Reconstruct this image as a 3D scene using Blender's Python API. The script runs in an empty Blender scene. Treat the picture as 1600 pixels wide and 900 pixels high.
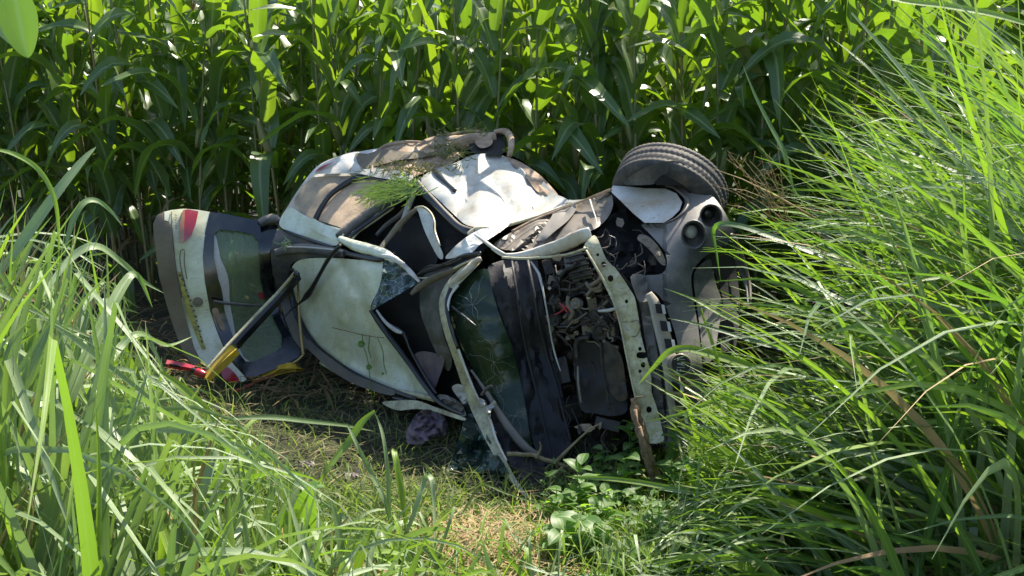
import bpy, bmesh, math, random
import numpy as np
from mathutils import Vector, Matrix, noise
from mathutils.geometry import delaunay_2d_cdt
R = random.Random(7)
rad = math.radians
SC = bpy.context.scene
COL = SC.collection

# ------------------------------------------------------------------ camera, sky, sun
PITCH = 13.3
cd = bpy.data.cameras.new('camera'); cam = bpy.data.objects.new('camera', cd); COL.objects.link(cam)
cam.location = (0, 0, 2.2); cam.rotation_euler = (rad(90 - PITCH), 0, 0)
cd.lens = 36; cd.sensor_width = 36; cd.clip_end = 1000; cd.clip_start = 0.05
SC.camera = cam
SUN = Vector((0.35, 0.44, 0.85)).normalized()
w = bpy.data.worlds.new('World'); SC.world = w; w.use_nodes = True
nt = w.node_tree; sky = nt.nodes.new('ShaderNodeTexSky'); sky.sky_type = 'NISHITA'; sky.sun_disc = False
sky.sun_elevation = math.asin(SUN.z); sky.sun_rotation = math.atan2(SUN.x, SUN.y)
nt.links.new(sky.outputs[0], nt.nodes['Background'].inputs[0]); nt.nodes['Background'].inputs[1].default_value = 0.12
sd = bpy.data.lights.new('sun', 'SUN'); sd.energy = 5.0; sd.angle = rad(0.5); sd.color = (1, .93, .78)
so = bpy.data.objects.new('sun', sd); COL.objects.link(so); so.rotation_euler = SUN.to_track_quat('Z', 'Y').to_euler()
SC.view_settings.view_transform = 'Standard'; SC.view_settings.look = 'None'; SC.view_settings.exposure = 1.25
SC.cycles.max_bounces = 8; SC.cycles.transparent_max_bounces = 16; SC.cycles.transmission_bounces = 6

# ------------------------------------------------------------------ pixel -> place
cp, sp = math.cos(rad(PITCH)), math.sin(rad(PITCH))
def ray(px, py):
    cx, cy = (px - 800) / 1600, -(py - 450) / 1600
    return Vector((cx, cp + sp * cy, -sp + cp * cy))
def W(px, py, y):
    d = ray(px, py); return Vector((0, 0, 2.2)) + d * (y / d.y)
def Gd(px, py, z=0.0):
    d = ray(px, py); return Vector((0, 0, 2.2)) + d * ((z - 2.2) / d.z)
def pix(p):
    x, y, z = p.x, p.y, p.z - 2.2
    dd = y * cp - z * sp; uu = y * sp + z * cp
    return 800 + 1600 * x / dd, 450 - 1600 * uu / dd

# depth of the wreck's near surface: fitted through points measured on it
ANCH = [(438,345,6.9),(455,460,6.95),(475,500,6.8),(490,537,6.7),(530,565,6.5),(600,222,7.15),(520,250,7.1),(560,300,6.8),
 (540,370,6.42),(530,480,6.45),(600,405,6.1),(582,480,6.1),(640,570,6.0),(677,620,5.75),(640,285,6.5),(720,245,6.7),
 (800,240,6.7),(740,300,6.25),(730,360,5.85),(850,300,6.3),(900,320,6.0),(870,370,5.6),(650,430,6.2),(600,380,6.35),
 (790,210,7.0),(690,215,7.1),(745,407,5.6),(692,470,5.6),(705,535,5.5),(755,680,5.2),(830,775,4.74),(925,370,5.3),
 (980,500,5.15),(1030,680,4.95),(850,400,5.6),(840,550,5.5),(850,700,5.2),(955,297,5.7),(1060,290,5.65),(1084,369,5.2),
 (1110,337,5.3),(1145,360,5.4),(1040,430,5.15),(1165,430,5.5),(1063,570,4.95),(1080,690,4.9),(1000,350,5.5),
 (240,340,6.6),(320,450,6.62),(380,590,6.48),(410,400,6.75),(260,500,6.6),(780,560,5.35)]
_A = np.array(ANCH, float)
_K = -np.sqrt(((_A[:, None, :2] - _A[None, :, :2]) ** 2).sum(-1) + 400)
_n = len(_A); _M = np.zeros((_n + 3, _n + 3)); _M[:_n, :_n] = _K + 8 * np.eye(_n); _M[:_n, _n] = 1; _M[:_n, _n+1:] = _A[:, :2]; _M[_n, :_n] = 1; _M[_n+1:, :_n] = _A[:, :2].T
_w = np.linalg.solve(_M, np.concatenate([_A[:, 2], np.zeros(3)]))
def D(px, py):
    k = -np.sqrt((_A[:, 0] - px) ** 2 + (_A[:, 1] - py) ** 2 + 400)
    return float(k @ _w[:_n] + _w[_n] + _w[_n+1] * px + _w[_n+2] * py)

# ------------------------------------------------------------------ materials
def new_mat(name):
    m = bpy.data.materials.new(name); m.use_nodes = True
    return m, m.node_tree, m.node_tree.nodes['Principled BSDF']
def nd(nt, t, **k):
    n = nt.nodes.new(t)
    for a, b in k.items(): setattr(n, a, b)
    return n
def ramp(nt, src, stops):
    r = nt.nodes.new('ShaderNodeValToRGB'); e = r.color_ramp.elements
    while len(e) < len(stops): e.new(0.5)
    for i, (p, c) in enumerate(stops): e[i].position = p; e[i].color = (*c, 1) if len(c) == 3 else c
    nt.links.new(src, r.inputs[0]); return r.outputs[0]
def noise_tex(nt, scale, detail=6, rough=.6, vec='Object', stretch=None):
    tc = nt.nodes.new('ShaderNodeNewGeometry') if vec == 'World' else nt.nodes.new('ShaderNodeTexCoord')
    out = tc.outputs['Position'] if vec == 'World' else tc.outputs[vec]
    if stretch:
        mp = nt.nodes.new('ShaderNodeMapping'); mp.inputs['Scale'].default_value = stretch; nt.links.new(out, mp.inputs[0]); out = mp.outputs[0]
    n = nt.nodes.new('ShaderNodeTexNoise'); n.inputs['Scale'].default_value = scale; n.inputs['Detail'].default_value = detail; n.inputs['Roughness'].default_value = rough
    nt.links.new(out, n.inputs['Vector']); return n.outputs['Fac']
def mixc(nt, fac, a, b, blend='MIX'):
    m = nt.nodes.new('ShaderNodeMix'); m.data_type = 'RGBA'; m.blend_type = blend
    for s, v in ((0, fac), (6, a), (7, b)):
        if isinstance(v, (int, float)): m.inputs[s].default_value = v
        elif isinstance(v, tuple): m.inputs[s].default_value = (*v, 1)
        else: nt.links.new(v, m.inputs[s])
    return m.outputs[2]
def bump(nt, bs, h, strength=.3, dist=.01):
    b = nt.nodes.new('ShaderNodeBump'); b.inputs['Strength'].default_value = strength; b.inputs['Distance'].default_value = dist
    nt.links.new(h, b.inputs['Height']); nt.links.new(b.outputs[0], bs.inputs['Normal'])

def painted(name, base, dirt, lo, hi, rough=.35, metal=0, scale=5, coat=.3, fine=.35, bstr=.25, dust_toplight=0, scratch=0):
    """base colour under mud and dust: patches, speckle and fine scratches"""
    m, nt, b = new_mat(name)
    n1 = noise_tex(nt, scale, 8, .65, 'World'); n2 = noise_tex(nt, 60, 4, .7, 'World'); n3 = noise_tex(nt, 14, 6, .7, 'World', (1, 1, 3))
    f1 = ramp(nt, n1, [(lo, (0, 0, 0)), (hi, (1, 1, 1))])
    f2 = ramp(nt, n2, [(.52, (0, 0, 0)), (.7, (fine,) * 3)])
    c = mixc(nt, f1, base, dirt); c = mixc(nt, f2, c, tuple(x * .55 for x in dirt))
    c = mixc(nt, ramp(nt, n3, [(.55, (0, 0, 0)), (.75, (.4, .4, .4))]), c, tuple(x * .5 + y * .3 for x, y in zip(base, dirt)))
    if scratch:
        mp = nt.nodes.new('ShaderNodeMapping'); mp.inputs['Rotation'].default_value = (.5, .35, .9); mp.inputs['Scale'].default_value = (2, 70, 70)
        gs = nt.nodes.new('ShaderNodeNewGeometry'); nt.links.new(gs.outputs['Position'], mp.inputs[0]); ns = nt.nodes.new('ShaderNodeTexNoise'); ns.inputs['Scale'].default_value = 1.3; ns.inputs['Detail'].default_value = 2; nt.links.new(mp.outputs[0], ns.inputs['Vector'])
        c = mixc(nt, ramp(nt, ns.outputs['Fac'], [(.66, (0, 0, 0)), (.70, (scratch,) * 3)]), c, tuple(x * .45 for x in dirt))
    if dust_toplight:   # paler dirt colour painted on up-facing faces imitates light from above
        gm = nt.nodes.new('ShaderNodeNewGeometry'); sz = nt.nodes.new('ShaderNodeSeparateXYZ'); nt.links.new(gm.outputs['Normal'], sz.inputs[0])
        c = mixc(nt, ramp(nt, sz.outputs[2], [(.15, (0, 0, 0)), (.85, (dust_toplight,) * 3)]), c, dirt)
    nt.links.new(c, b.inputs['Base Color'])
    nt.links.new(ramp(nt, n1, [(lo, (rough,) * 3), (hi, (.85,) * 3)]), b.inputs['Roughness'])
    b.inputs['Metallic'].default_value = metal; b.inputs['Coat Weight'].default_value = coat; b.inputs['Coat Roughness'].default_value = .15
    bump(nt, b, n2, bstr, .004)
    return m
M = {}
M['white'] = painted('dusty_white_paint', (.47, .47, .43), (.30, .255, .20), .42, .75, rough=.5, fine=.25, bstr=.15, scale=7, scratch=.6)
M['roofw'] = painted('white_paint_scuffed_bounce_tint', (.62, .65, .53), (.42, .41, .23), .44, .72, coat=.4, fine=.15, bstr=.06, scratch=.5)  # yellow green bounce light is tinted into the base and patch colours
M['whited'] = painted('white_paint_muddy', (.58, .57, .53), (.45, .35, .25), .42, .66, fine=.25, bstr=.12, scratch=.6)
M['cream'] = painted('bare_pale_metal', (.50, .47, .31), (.24, .20, .12), .42, .70, rough=.5, fine=.7, scale=9, scratch=.6)
M['grey'] = painted('grey_textured_plastic', (.04, .042, .048), (.24, .20, .16), .48, .9, rough=.5, coat=0, dust_toplight=.7)
M['bumper'] = painted('bumper_plastic_dust_toplight', (.045, .047, .052), (.27, .24, .21), .5, .95, rough=.5, coat=0, dust_toplight=.75, scratch=.5)
M['black'] = painted('black_trim', (.009, .010, .012), (.07, .06, .05), .55, .9, rough=.3, coat=.2)
M['blackb'] = painted('black_glass_border', (.006, .008, .011), (.025, .03, .028), .5, .9, rough=.12, coat=.6, bstr=.03)
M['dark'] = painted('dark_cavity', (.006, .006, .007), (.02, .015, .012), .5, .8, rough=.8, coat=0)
M['cowl'] = painted('dark_scuttle_plastic', (.010, .009, .013), (.022, .018, .018), .45, .9, rough=.55, coat=0, bstr=.6)
M['brown'] = painted('muddy_underside', (.20, .13, .085), (.44, .33, .23), .35, .65, rough=.8, coat=0, scale=9, bstr=.9)
M['grille'] = painted('dusty_grille_plastic', (.22, .20, .17), (.40, .35, .28), .38, .7, rough=.5, coat=0)
M['tanpl'] = painted('brown_weathered_plastic', (.11, .085, .06), (.20, .17, .12), .35, .7, rough=.6, coat=0)
M['dirtglass'] = painted('dirt_caked_glass', (.10, .095, .075), (.42, .31, .20), .34, .58, rough=.3, coat=.3, scale=4)
M['mudglass'] = painted('mud_covered_glass', (.30, .22, .15), (.47, .34, .23), .3, .55, rough=.75, coat=0, scale=7, bstr=.6)
M['rubber'] = painted('tyre_rubber', (.025, .028, .033), (.20, .16, .12), .5, .85, rough=.7, coat=0, scale=7, dust_toplight=.35)
M['engine'] = painted('greasy_engine_metal', (.02, .019, .018), (.12, .085, .055), .42, .8, rough=.5, metal=.3, coat=0, scale=14, bstr=.8)
M['eng2'] = painted('oily_engine_casting', (.018, .015, .013), (.09, .065, .04), .45, .8, rough=.4, metal=.3, coat=.2, scale=18, bstr=1)
M['alloy'] = painted('tarnished_metal', (.22, .20, .17), (.20, .16, .11), .4, .7, rough=.4, metal=.5, coat=0, scale=20)
M['red'] = painted('red_lens', (.30, .012, .022), (.20, .04, .03), .6, .9, rough=.12, coat=.9, bstr=.02)
M['amber'] = painted('amber_lens', (.34, .14, .06), (.25, .15, .09), .5, .9, rough=.15, coat=.7)
M['yellow'] = painted('yellow_webbing', (.66, .42, .015), (.40, .28, .05), .45, .75, rough=.6, coat=0)
M['crack'] = painted('glass_crack_edges', (.30, .36, .30), (.15, .18, .13), .5, .8, rough=.4, coat=0)
M['sticker'] = painted('faded_yellow_sticker', (.46, .42, .10), (.22, .21, .07), .38, .6, rough=.5, coat=0, scale=30)
M['redp'] = painted('red_plastic_ratchet', (.36, .012, .03), (.22, .05, .04), .5, .8, rough=.3)
M['cloth'] = painted('purple_grey_cloth', (.12, .09, .13), (.22, .17, .16), .4, .7, rough=.9, coat=0, bstr=.8)
M['seat'] = painted('seat_fabric', (.12, .105, .09), (.05, .06, .04), .4, .65, rough=.9, coat=0, scale=9)
M['wood'] = painted('broken_wood', (.30, .20, .13), (.13, .085, .055), .4, .6, rough=.9, coat=0, scale=25, bstr=1)
M['twig'] = painted('dry_twig', (.30, .24, .15), (.18, .15, .08), .4, .6, rough=.9, coat=0, scale=25, bstr=.8)
M['strutgold'] = painted('dull_brass_rod', (.38, .27, .10), (.24, .17, .08), .5, .8, rough=.3, metal=.6)
M['trimlight'] = painted('pale_grey_plastic', (.42, .40, .38), (.28, .26, .20), .5, .8, rough=.4)

def glass_mat(name, tint, film, amount, cracks, csc=55):
    m, nt, b = new_mat(name)
    vo = nd(nt, 'ShaderNodeTexVoronoi', feature='DISTANCE_TO_EDGE'); vo.inputs['Scale'].default_value = csc
    g = nt.nodes.new('ShaderNodeNewGeometry'); wn = nt.nodes.new('ShaderNodeTexNoise'); wn.inputs['Scale'].default_value = 6; wn.inputs['Detail'].default_value = 5
    nt.links.new(g.outputs['Position'], wn.inputs['Vector']); sc_ = nd(nt, 'ShaderNodeVectorMath', operation='MULTIPLY_ADD')
    nt.links.new(wn.outputs['Color'], sc_.inputs[0]); sc_.inputs[1].default_value = (.25, .1, .12); nt.links.new(g.outputs['Position'], sc_.inputs[2]); nt.links.new(sc_.outputs[0], vo.inputs['Vector'])
    n1 = noise_tex(nt, 12, 10, .8, 'World')
    ck = ramp(nt, vo.outputs['Distance'], [(0.0, (cracks,) * 3), (.035, (0, 0, 0))])
    fl = ramp(nt, n1, [(.35, (amount * .5,) * 3), (.7, (amount,) * 3)])
    ad = nd(nt, 'ShaderNodeMath', operation='ADD', use_clamp=True); nt.links.new(ck, ad.inputs[0]); nt.links.new(fl, ad.inputs[1])
    tr = nt.nodes.new('ShaderNodeBsdfTransparent'); tr.inputs[0].default_value = (*tint, 1)
    b.inputs['Roughness'].default_value = .25
    nt.links.new(mixc(nt, ck, film, tuple(min(1, x * 2.2 + .1) for x in film)), b.inputs['Base Color'])
    gl = nt.nodes.new('ShaderNodeBsdfGlossy'); gl.inputs[1].default_value = .08
    mx = nt.nodes.new('ShaderNodeMixShader'); nt.links.new(ad.outputs[0], mx.inputs[0]); nt.links.new(tr.outputs[0], mx.inputs[1]); nt.links.new(b.outputs[0], mx.inputs[2])
    mx2 = nt.nodes.new('ShaderNodeMixShader'); fr = nt.nodes.new('ShaderNodeFresnel'); fr.inputs[0].default_value = 1.35
    nt.links.new(fr.outputs[0], mx2.inputs[0]); nt.links.new(mx.outputs[0], mx2.inputs[1]); nt.links.new(gl.outputs[0], mx2.inputs[2])
    bp = nt.nodes.new('ShaderNodeBump'); bp.inputs['Strength'].default_value = .5; bp.inputs['Distance'].default_value = .003
    nt.links.new(vo.outputs['Distance'], bp.inputs['Height']); nt.links.new(bp.outputs[0], gl.inputs['Normal']); nt.links.new(bp.outputs[0], b.inputs['Normal'])
    nt.links.new(mx2.outputs[0], nt.nodes['Material Output'].inputs[0]); return m
M['windscreen'] = glass_mat('laminated_green_glass', (.30, .44, .36), (.045, .085, .045), .45, .06, 30)
M['hanging'] = glass_mat('hanging_laminated_glass', (.30, .46, .40), (.05, .085, .07), .35, .12, 30)
M['shatter'] = glass_mat('shattered_glass', (.10, .17, .18), (.12, .17, .17), .8, .9, 26)
M['hatchglass'] = glass_mat('tailgate_glass', (.85, .92, .82), (.26, .33, .20), .42, 0.0)

def leaf_mat(name, stops, trans, rough=.38, tfac=.45, rib=True, spec=.5, vein=True):
    m, nt, b = new_mat(name)
    g = nt.nodes.new('ShaderNodeNewGeometry')
    oi = nt.nodes.new('ShaderNodeObjectInfo')
    add = nd(nt, 'ShaderNodeMath', operation='ADD'); nt.links.new(g.outputs['Random Per Island'], add.inputs[0]); nt.links.new(oi.outputs['Random'], add.inputs[1])
    fr = nd(nt, 'ShaderNodeMath', operation='FRACT'); nt.links.new(add.outputs[0], fr.inputs[0])
    c = ramp(nt, fr.outputs[0], stops)
    n = noise_tex(nt, 9, 4, .6, 'World')
    c = mixc(nt, ramp(nt, n, [(.35, (0, 0, 0)), (.75, (.45, .45, .45))]), c, (stops[0][1][0] * 1.9, stops[0][1][1] * 1.6, stops[0][1][2] * 1.4))
    uv = nt.nodes.new('ShaderNodeTexCoord'); sx = nt.nodes.new('ShaderNodeSeparateXYZ'); nt.links.new(uv.outputs['UV'], sx.inputs[0])
    if rib:
        d = nd(nt, 'ShaderNodeMath', operation='SUBTRACT'); nt.links.new(sx.outputs[0], d.inputs[0]); d.inputs[1].default_value = .5
        a = nd(nt, 'ShaderNodeMath', operation='ABSOLUTE'); nt.links.new(d.outputs[0], a.inputs[0])
        rf = ramp(nt, a.outputs[0], [(.03, (.75, .75, .75)), (.09, (0, 0, 0))])
        c = mixc(nt, rf, c, (.30, .38, .20))
    nt.links.new(c, b.inputs['Base Color']); b.inputs['Roughness'].default_value = rough; b.inputs['Specular IOR Level'].default_value = spec
    if vein:
        mp = nt.nodes.new('ShaderNodeMapping'); mp.inputs['Scale'].default_value = (22, .7, 1); nt.links.new(uv.outputs['UV'], mp.inputs[0])
        wn = nt.nodes.new('ShaderNodeTexNoise'); wn.inputs['Scale'].default_value = 1.0; wn.inputs['Detail'].default_value = 3; nt.links.new(mp.outputs[0], wn.inputs['Vector'])
        bump(nt, b, wn.outputs['Fac'], .5, .003)
    t = nt.nodes.new('ShaderNodeBsdfTranslucent')
    tc = mixc(nt, ramp(nt, fr.outputs[0], [(0, (0, 0, 0)), (1, (1, 1, 1))]), trans, (trans[0] * .6, trans[1] * .75, trans[2]))
    nt.links.new(tc, t.inputs[0])
    mx = nt.nodes.new('ShaderNodeMixShader'); mx.inputs[0].default_value = tfac
    nt.links.new(b.outputs[0], mx.inputs[1]); nt.links.new(t.outputs[0], mx.inputs[2]); nt.links.new(mx.outputs[0], nt.nodes['Material Output'].inputs[0])
    return m
M['corn'] = leaf_mat('maize_leaf', [(0, (.06, .11, .04)), (.5, (.08, .145, .045)), (.93, (.075, .12, .04)), (1, (.20, .19, .06))], (.30, .46, .015), .33, .42, spec=.65)
M['cornear'] = leaf_mat('maize_husk', [(0, (.17, .19, .06)), (1, (.22, .20, .09))], (.35, .38, .06), .55, .3, rib=False)
M['stalk'] = leaf_mat('maize_stalk', [(0, (.12, .15, .05)), (.6, (.18, .17, .07)), (1, (.22, .15, .07))], (.25, .25, .05), .5, .12, rib=False)
M['dead'] = leaf_mat('dead_leaf', [(0, (.14, .10, .05)), (.5, (.24, .18, .10)), (1, (.11, .075, .045))], (.28, .19, .08), .7, .35, rib=False, spec=.2)
M['grassL'] = leaf_mat('tall_grass_leaf_pale', [(0, (.17, .24, .11)), (.45, (.28, .36, .21)), (.8, (.12, .19, .07)), (1, (.36, .43, .28))], (.27, .42, .05), .32, .30)
M['grassR'] = leaf_mat('tall_grass_leaf', [(0, (.06, .12, .045)), (.5, (.10, .16, .07)), (1, (.07, .12, .055))], (.24, .42, .02), .33, .40)
M['grassS'] = leaf_mat('short_grass', [(0, (.08, .14, .04)), (.5, (.12, .18, .06)), (.75, (.20, .22, .09)), (1, (.34, .28, .14))], (.35, .50, .05), .5, .4, rib=False)
M['tuftg'] = leaf_mat('torn_fresh_grass', [(0, (.14, .24, .05)), (1, (.24, .32, .10))], (.35, .5, .05), .45, .35, rib=False)
M['straw'] = leaf_mat('cut_grass_and_straw', [(0, (.08, .095, .03)), (.4, (.09, .13, .04)), (.7, (.19, .165, .08)), (1, (.36, .30, .17))], (.3, .3, .08), .7, .25, rib=False, spec=.2)
M['weed'] = leaf_mat('broad_weed_leaf', [(0, (.06, .13, .035)), (.6, (.09, .17, .045)), (1, (.13, .18, .06))], (.38, .66, .03), .42, .45)
M['lime'] = leaf_mat('young_yellow_green_leaf', [(0, (.16, .26, .03)), (1, (.18, .28, .06))], (.32, .50, .025), .42, .40)
M['drystem'] = leaf_mat('dry_seed_stem', [(0, (.38, .30, .15)), (1, (.30, .18, .10))], (.4, .3, .1), .6, .2, rib=False)
def ground_mat():
    m, nt, b = new_mat('soil_and_litter')
    n1 = noise_tex(nt, 3, 8, .7, 'World'); n2 = noise_tex(nt, 40, 8, .8, 'World')
    c = ramp(nt, n1, [(.3, (.022, .020, .012)), (.55, (.04, .042, .02)), (.75, (.09, .075, .04))])
    c = mixc(nt, ramp(nt, n2, [(.45, (0, 0, 0)), (.65, (.8, .8, .8))]), c, (.075, .08, .03))
    nt.links.new(c, b.inputs['Base Color']); b.inputs['Roughness'].default_value = .95
    bump(nt, b, n2, 1, .03); return m
M['ground'] = ground_mat()

# ------------------------------------------------------------------ objects
WPOS = {}
def tag(o, label=None, cat=None, group=None, kind=None):
    if label: o['label'] = label
    if cat: o['category'] = cat
    if group: o['group'] = group
    if kind: o['kind'] = kind
    return o
def empty(name, loc):
    o = bpy.data.objects.new(name, None); COL.objects.link(o); o.location = loc; o.empty_display_size = .1; WPOS[o.name] = Vector(loc); return o
def link_mesh(name, me, parent=None, centre=True):
    o = bpy.data.objects.new(name, me); COL.objects.link(o)
    c = Vector((0, 0, 0))
    if centre and len(me.vertices):
        n = len(me.vertices); co = np.empty(n * 3); me.vertices.foreach_get('co', co); co = co.reshape(-1, 3)
        cc = (co.min(0) + co.max(0)) / 2; me.vertices.foreach_set('co', (co - cc).ravel()); c = Vector(cc)
    WPOS[o.name] = c
    if parent: o.parent = parent; o.location = c - WPOS[parent.name]
    else: o.location = c
    return o
class MB:
    def __init__(s): s.v = []; s.f = []; s.uv = []; s.mi = []; s.m = 0
    def add(s, vs, fs, uvs=None):
        b = len(s.v); s.v += [tuple(v) for v in vs]; s.uv += (uvs if uvs else [(.25, .5)] * len(vs))
        s.f += [tuple(i + b for i in f) for f in fs]; s.mi += [s.m] * len(fs)
    def mesh(s, name, mats, smooth=True):
        me = bpy.data.meshes.new(name); me.from_pydata(s.v, [], s.f)
        for m in (mats if isinstance(mats, (list, tuple)) else [mats]): me.materials.append(m)
        me.polygons.foreach_set('material_index', s.mi); me.polygons.foreach_set('use_smooth', [smooth] * len(s.f))
        ul = me.uv_layers.new(name='UVMap'); li = np.empty(len(me.loops), int); me.loops.foreach_get('vertex_index', li)
        ul.data.foreach_set('uv', np.array(s.uv, float)[li].ravel()); me.update(); return me
    def build(s, name, mats, parent=None, smooth=True, centre=True):
        return link_mesh(name, s.mesh(name, mats, smooth), parent, centre)
    def strip(s, pts, ws, up=Vector((0, 0, 1)), fold=.25, sides=None, across=2, wave=0, seed=0):
        n = len(pts); vs = []; uv = []; k = across + 1
        for i, p in enumerate(pts):
            t = (pts[min(i+1, n-1)] - pts[max(i-1, 0)]).normalized()
            sd_ = sides[i] if sides else t.cross(up)
            if sd_.length < 1e-4: sd_ = Vector((1, 0, 0))
            sd_ = sd_.normalized(); nn = sd_.cross(t).normalized()
            for j in range(k):
                a = j / across * 2 - 1
                wv = wave * abs(a) * math.sin(i * 1.7 + (2.1 if a > 0 else 0) + seed)
                vs.append(p + sd_ * (a * ws[i] / 2) + nn * (abs(a) * fold * ws[i] / 2 + wv * ws[i])); uv.append((j / across, i / (n - 1)))
        fs = [(i*k+j, i*k+j+1, (i+1)*k+j+1, (i+1)*k+j) for i in range(n-1) for j in range(across)]
        s.add(vs, fs, uv)
    def tube(s, pts, rs, seg=8, flat=1.0, fdir=None, caps=True):
        """round or oval section swept along pts; fdir gives the thin direction"""
        n = len(pts); vs = []
        ref = fdir or Vector((0.3, -0.9, 0.2))
        for i, p in enumerate(pts):
            t = (pts[min(i+1, n-1)] - pts[max(i-1, 0)]).normalized()
            a = t.cross(ref)
            if a.length < 1e-3: a = t.cross(Vector((0, 0, 1)))
            a.normalize(); b = a.cross(t).normalized()
            for j in range(seg):
                q = 2 * math.pi * j / seg
                vs.append(p + a * (math.cos(q) * rs[i]) + b * (math.sin(q) * rs[i] * flat))
        fs = [(i*seg+j, i*seg+(j+1) % seg, (i+1)*seg+(j+1) % seg, (i+1)*seg+j) for i in range(n-1) for j in range(seg)]
        if caps: fs += [tuple(range(seg))[::-1], tuple((n-1)*seg + j for j in range(seg))]
        s.add(vs, fs)
    def box(s, c, ax, ay, az):
        vs = [c + ax*i + ay*j + az*k for i in (-1, 1) for j in (-1, 1) for k in (-1, 1)]
        s.add(vs, [(0,1,3,2),(4,6,7,5),(0,4,5,1),(2,3,7,6),(0,2,6,4),(1,5,7,3)])
def catmull(P, per=6, closed=False):
    P = [np.array(p, float) for p in P]; n = len(P); out = []
    for i in range(n if closed else n - 1):
        p0 = P[(i-1) % n] if closed or i > 0 else P[0]; p1 = P[i]; p2 = P[(i+1) % n]; p3 = P[(i+2) % n] if closed or i+2 < n else P[-1]
        for k in range(per):
            t = k / per
            out.append(.5 * ((2*p1) + (p2-p0)*t + (2*p0-5*p1+4*p2-p3)*t*t + (-p0+3*p1-3*p2+p3)*t**3))
    if not closed: out.append(P[-1])
    return out
def inside(poly, x, y):
    c = False; j = len(poly) - 1
    for i in range(len(poly)):
        xi, yi = poly[i][:2]; xj, yj = poly[j][:2]
        if (yi > y) != (yj > y) and x < (xj-xi)*(y-yi)/(yj-yi)+xi: c = not c
        j = i
    return c

car = empty('overturned_car', (-.2, 5.6, 0))
tag(car, 'wrecked white and grey hatchback lying on its side in front of the maize', 'car')
def sheet(name, outline, mat, parent=None, off=0, step=9, crumple=.0, cs=40, th=.006, smooth=True, holes=(), dep=None, local=None, seed=0, curl=0, aniso=None, sharp=28):
    """a panel: pixel outline -> surface at the wreck's depth, dented, with real thickness"""
    parent = parent or car
    def rs(pl):
        q = catmull(pl, 4, True) if smooth else [np.array(p, float) for p in pl]
        out = []
        for i, a in enumerate(q):
            b = q[(i+1) % len(q)]; m = max(1, int(np.hypot(*(b-a)[:2]) / step))
            out += [a + (b-a)*k/m for k in range(m)]
        return out
    o = rs([p[:2] for p in outline]); hs = [rs(h) for h in holes]
    xs = [p[0] for p in o]; ys = [p[1] for p in o]; rr = random.Random(len(o) + seed)
    vs = [Vector(p[:2]) for p in o]; ed = [(i, (i+1) % len(o)) for i in range(len(o))]
    for h in hs:
        b = len(vs); vs += [Vector(p[:2]) for p in h]; ed += [(b+i, b+(i+1) % len(h)) for i in range(len(h))]
    bp = np.array([tuple(v) for v in vs])
    y = min(ys) + step/2
    while y < max(ys):
        x = min(xs) + step/2
        while x < max(xs):
            a, b = x + rr.uniform(-.25, .25)*step, y + rr.uniform(-.25, .25)*step
            if inside(o, a, b) and not any(inside(h, a, b) for h in hs) and np.min((bp[:, 0]-a)**2 + (bp[:, 1]-b)**2) > (step*.5)**2: vs.append(Vector((a, b)))
            x += step
        y += step * .87
    V, E, F, *_ = delaunay_2d_cdt(vs, ed, [], 0, 1e-4)
    F = [f for f in F if inside(o, *(sum((V[i] for i in f), Vector((0, 0))) / len(f))) and not any(inside(h, *(sum((V[i] for i in f), Vector((0, 0))) / len(f))) for h in hs)]
    cx, cy = sum(xs)/len(xs), sum(ys)/len(ys)
    if local:
        L = np.array(local, float)
        def dd(px, py):
            k = np.sqrt((L[:, 0]-px)**2 + (L[:, 1]-py)**2) + 4
            wt = 1 / k**2.5; return float((wt * L[:, 2]).sum() / wt.sum())
    else: dd = D
    P = []
    for v in V:
        d = dd(v.x, v.y) + off
        if dep: d += dep(v.x, v.y)
        if crumple:
            q = Vector((v.x / cs, v.y / cs, seed * 3.7 + len(name)))
            if aniso is not None: ca_, sa_ = math.cos(aniso), math.sin(aniso); q = Vector(((v.x*ca_ + v.y*sa_) / (cs*3.2), (-v.x*sa_ + v.y*ca_) / cs, len(name)))
            d += crumple * (1 - 2.6 * abs(noise.noise(q))) + crumple * .45 * noise.noise(q * 2.3) + crumple * .06 * noise.noise(q * 6)
        if curl:
            db = math.sqrt(np.min((bp[:, 0]-v.x)**2 + (bp[:, 1]-v.y)**2)); d += curl * math.exp(-db / 7)
        P.append(W(v.x, v.y, d))
    n = len(P); q = []
    for v, p in zip(V, P):
        r = (p - cam.location).normalized(); q.append(p + r * th)
    faces = []
    for f in F:
        nn = (P[f[1]] - P[f[0]]).cross(P[f[2]] - P[f[0]])
        g = f if nn.dot(cam.location - P[f[0]]) > 0 else f[::-1]
        faces.append(tuple(g))
    cnt = {}
    for f in faces:
        for a, b in zip(f, f[1:] + f[:1]): cnt[(a, b)] = 1
    rim = [(a, b) for a, b in cnt if (b, a) not in cnt]
    mb = MB(); mb.add(P + q, faces + [tuple(i + n for i in f[::-1]) for f in faces] + [(b, a, a + n, b + n) for a, b in rim])
    me = mb.mesh(name, mat)
    me.set_sharp_from_angle(angle=rad(sharp)) if hasattr(me, 'set_sharp_from_angle') else None
    return link_mesh(name, me, parent)
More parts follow.
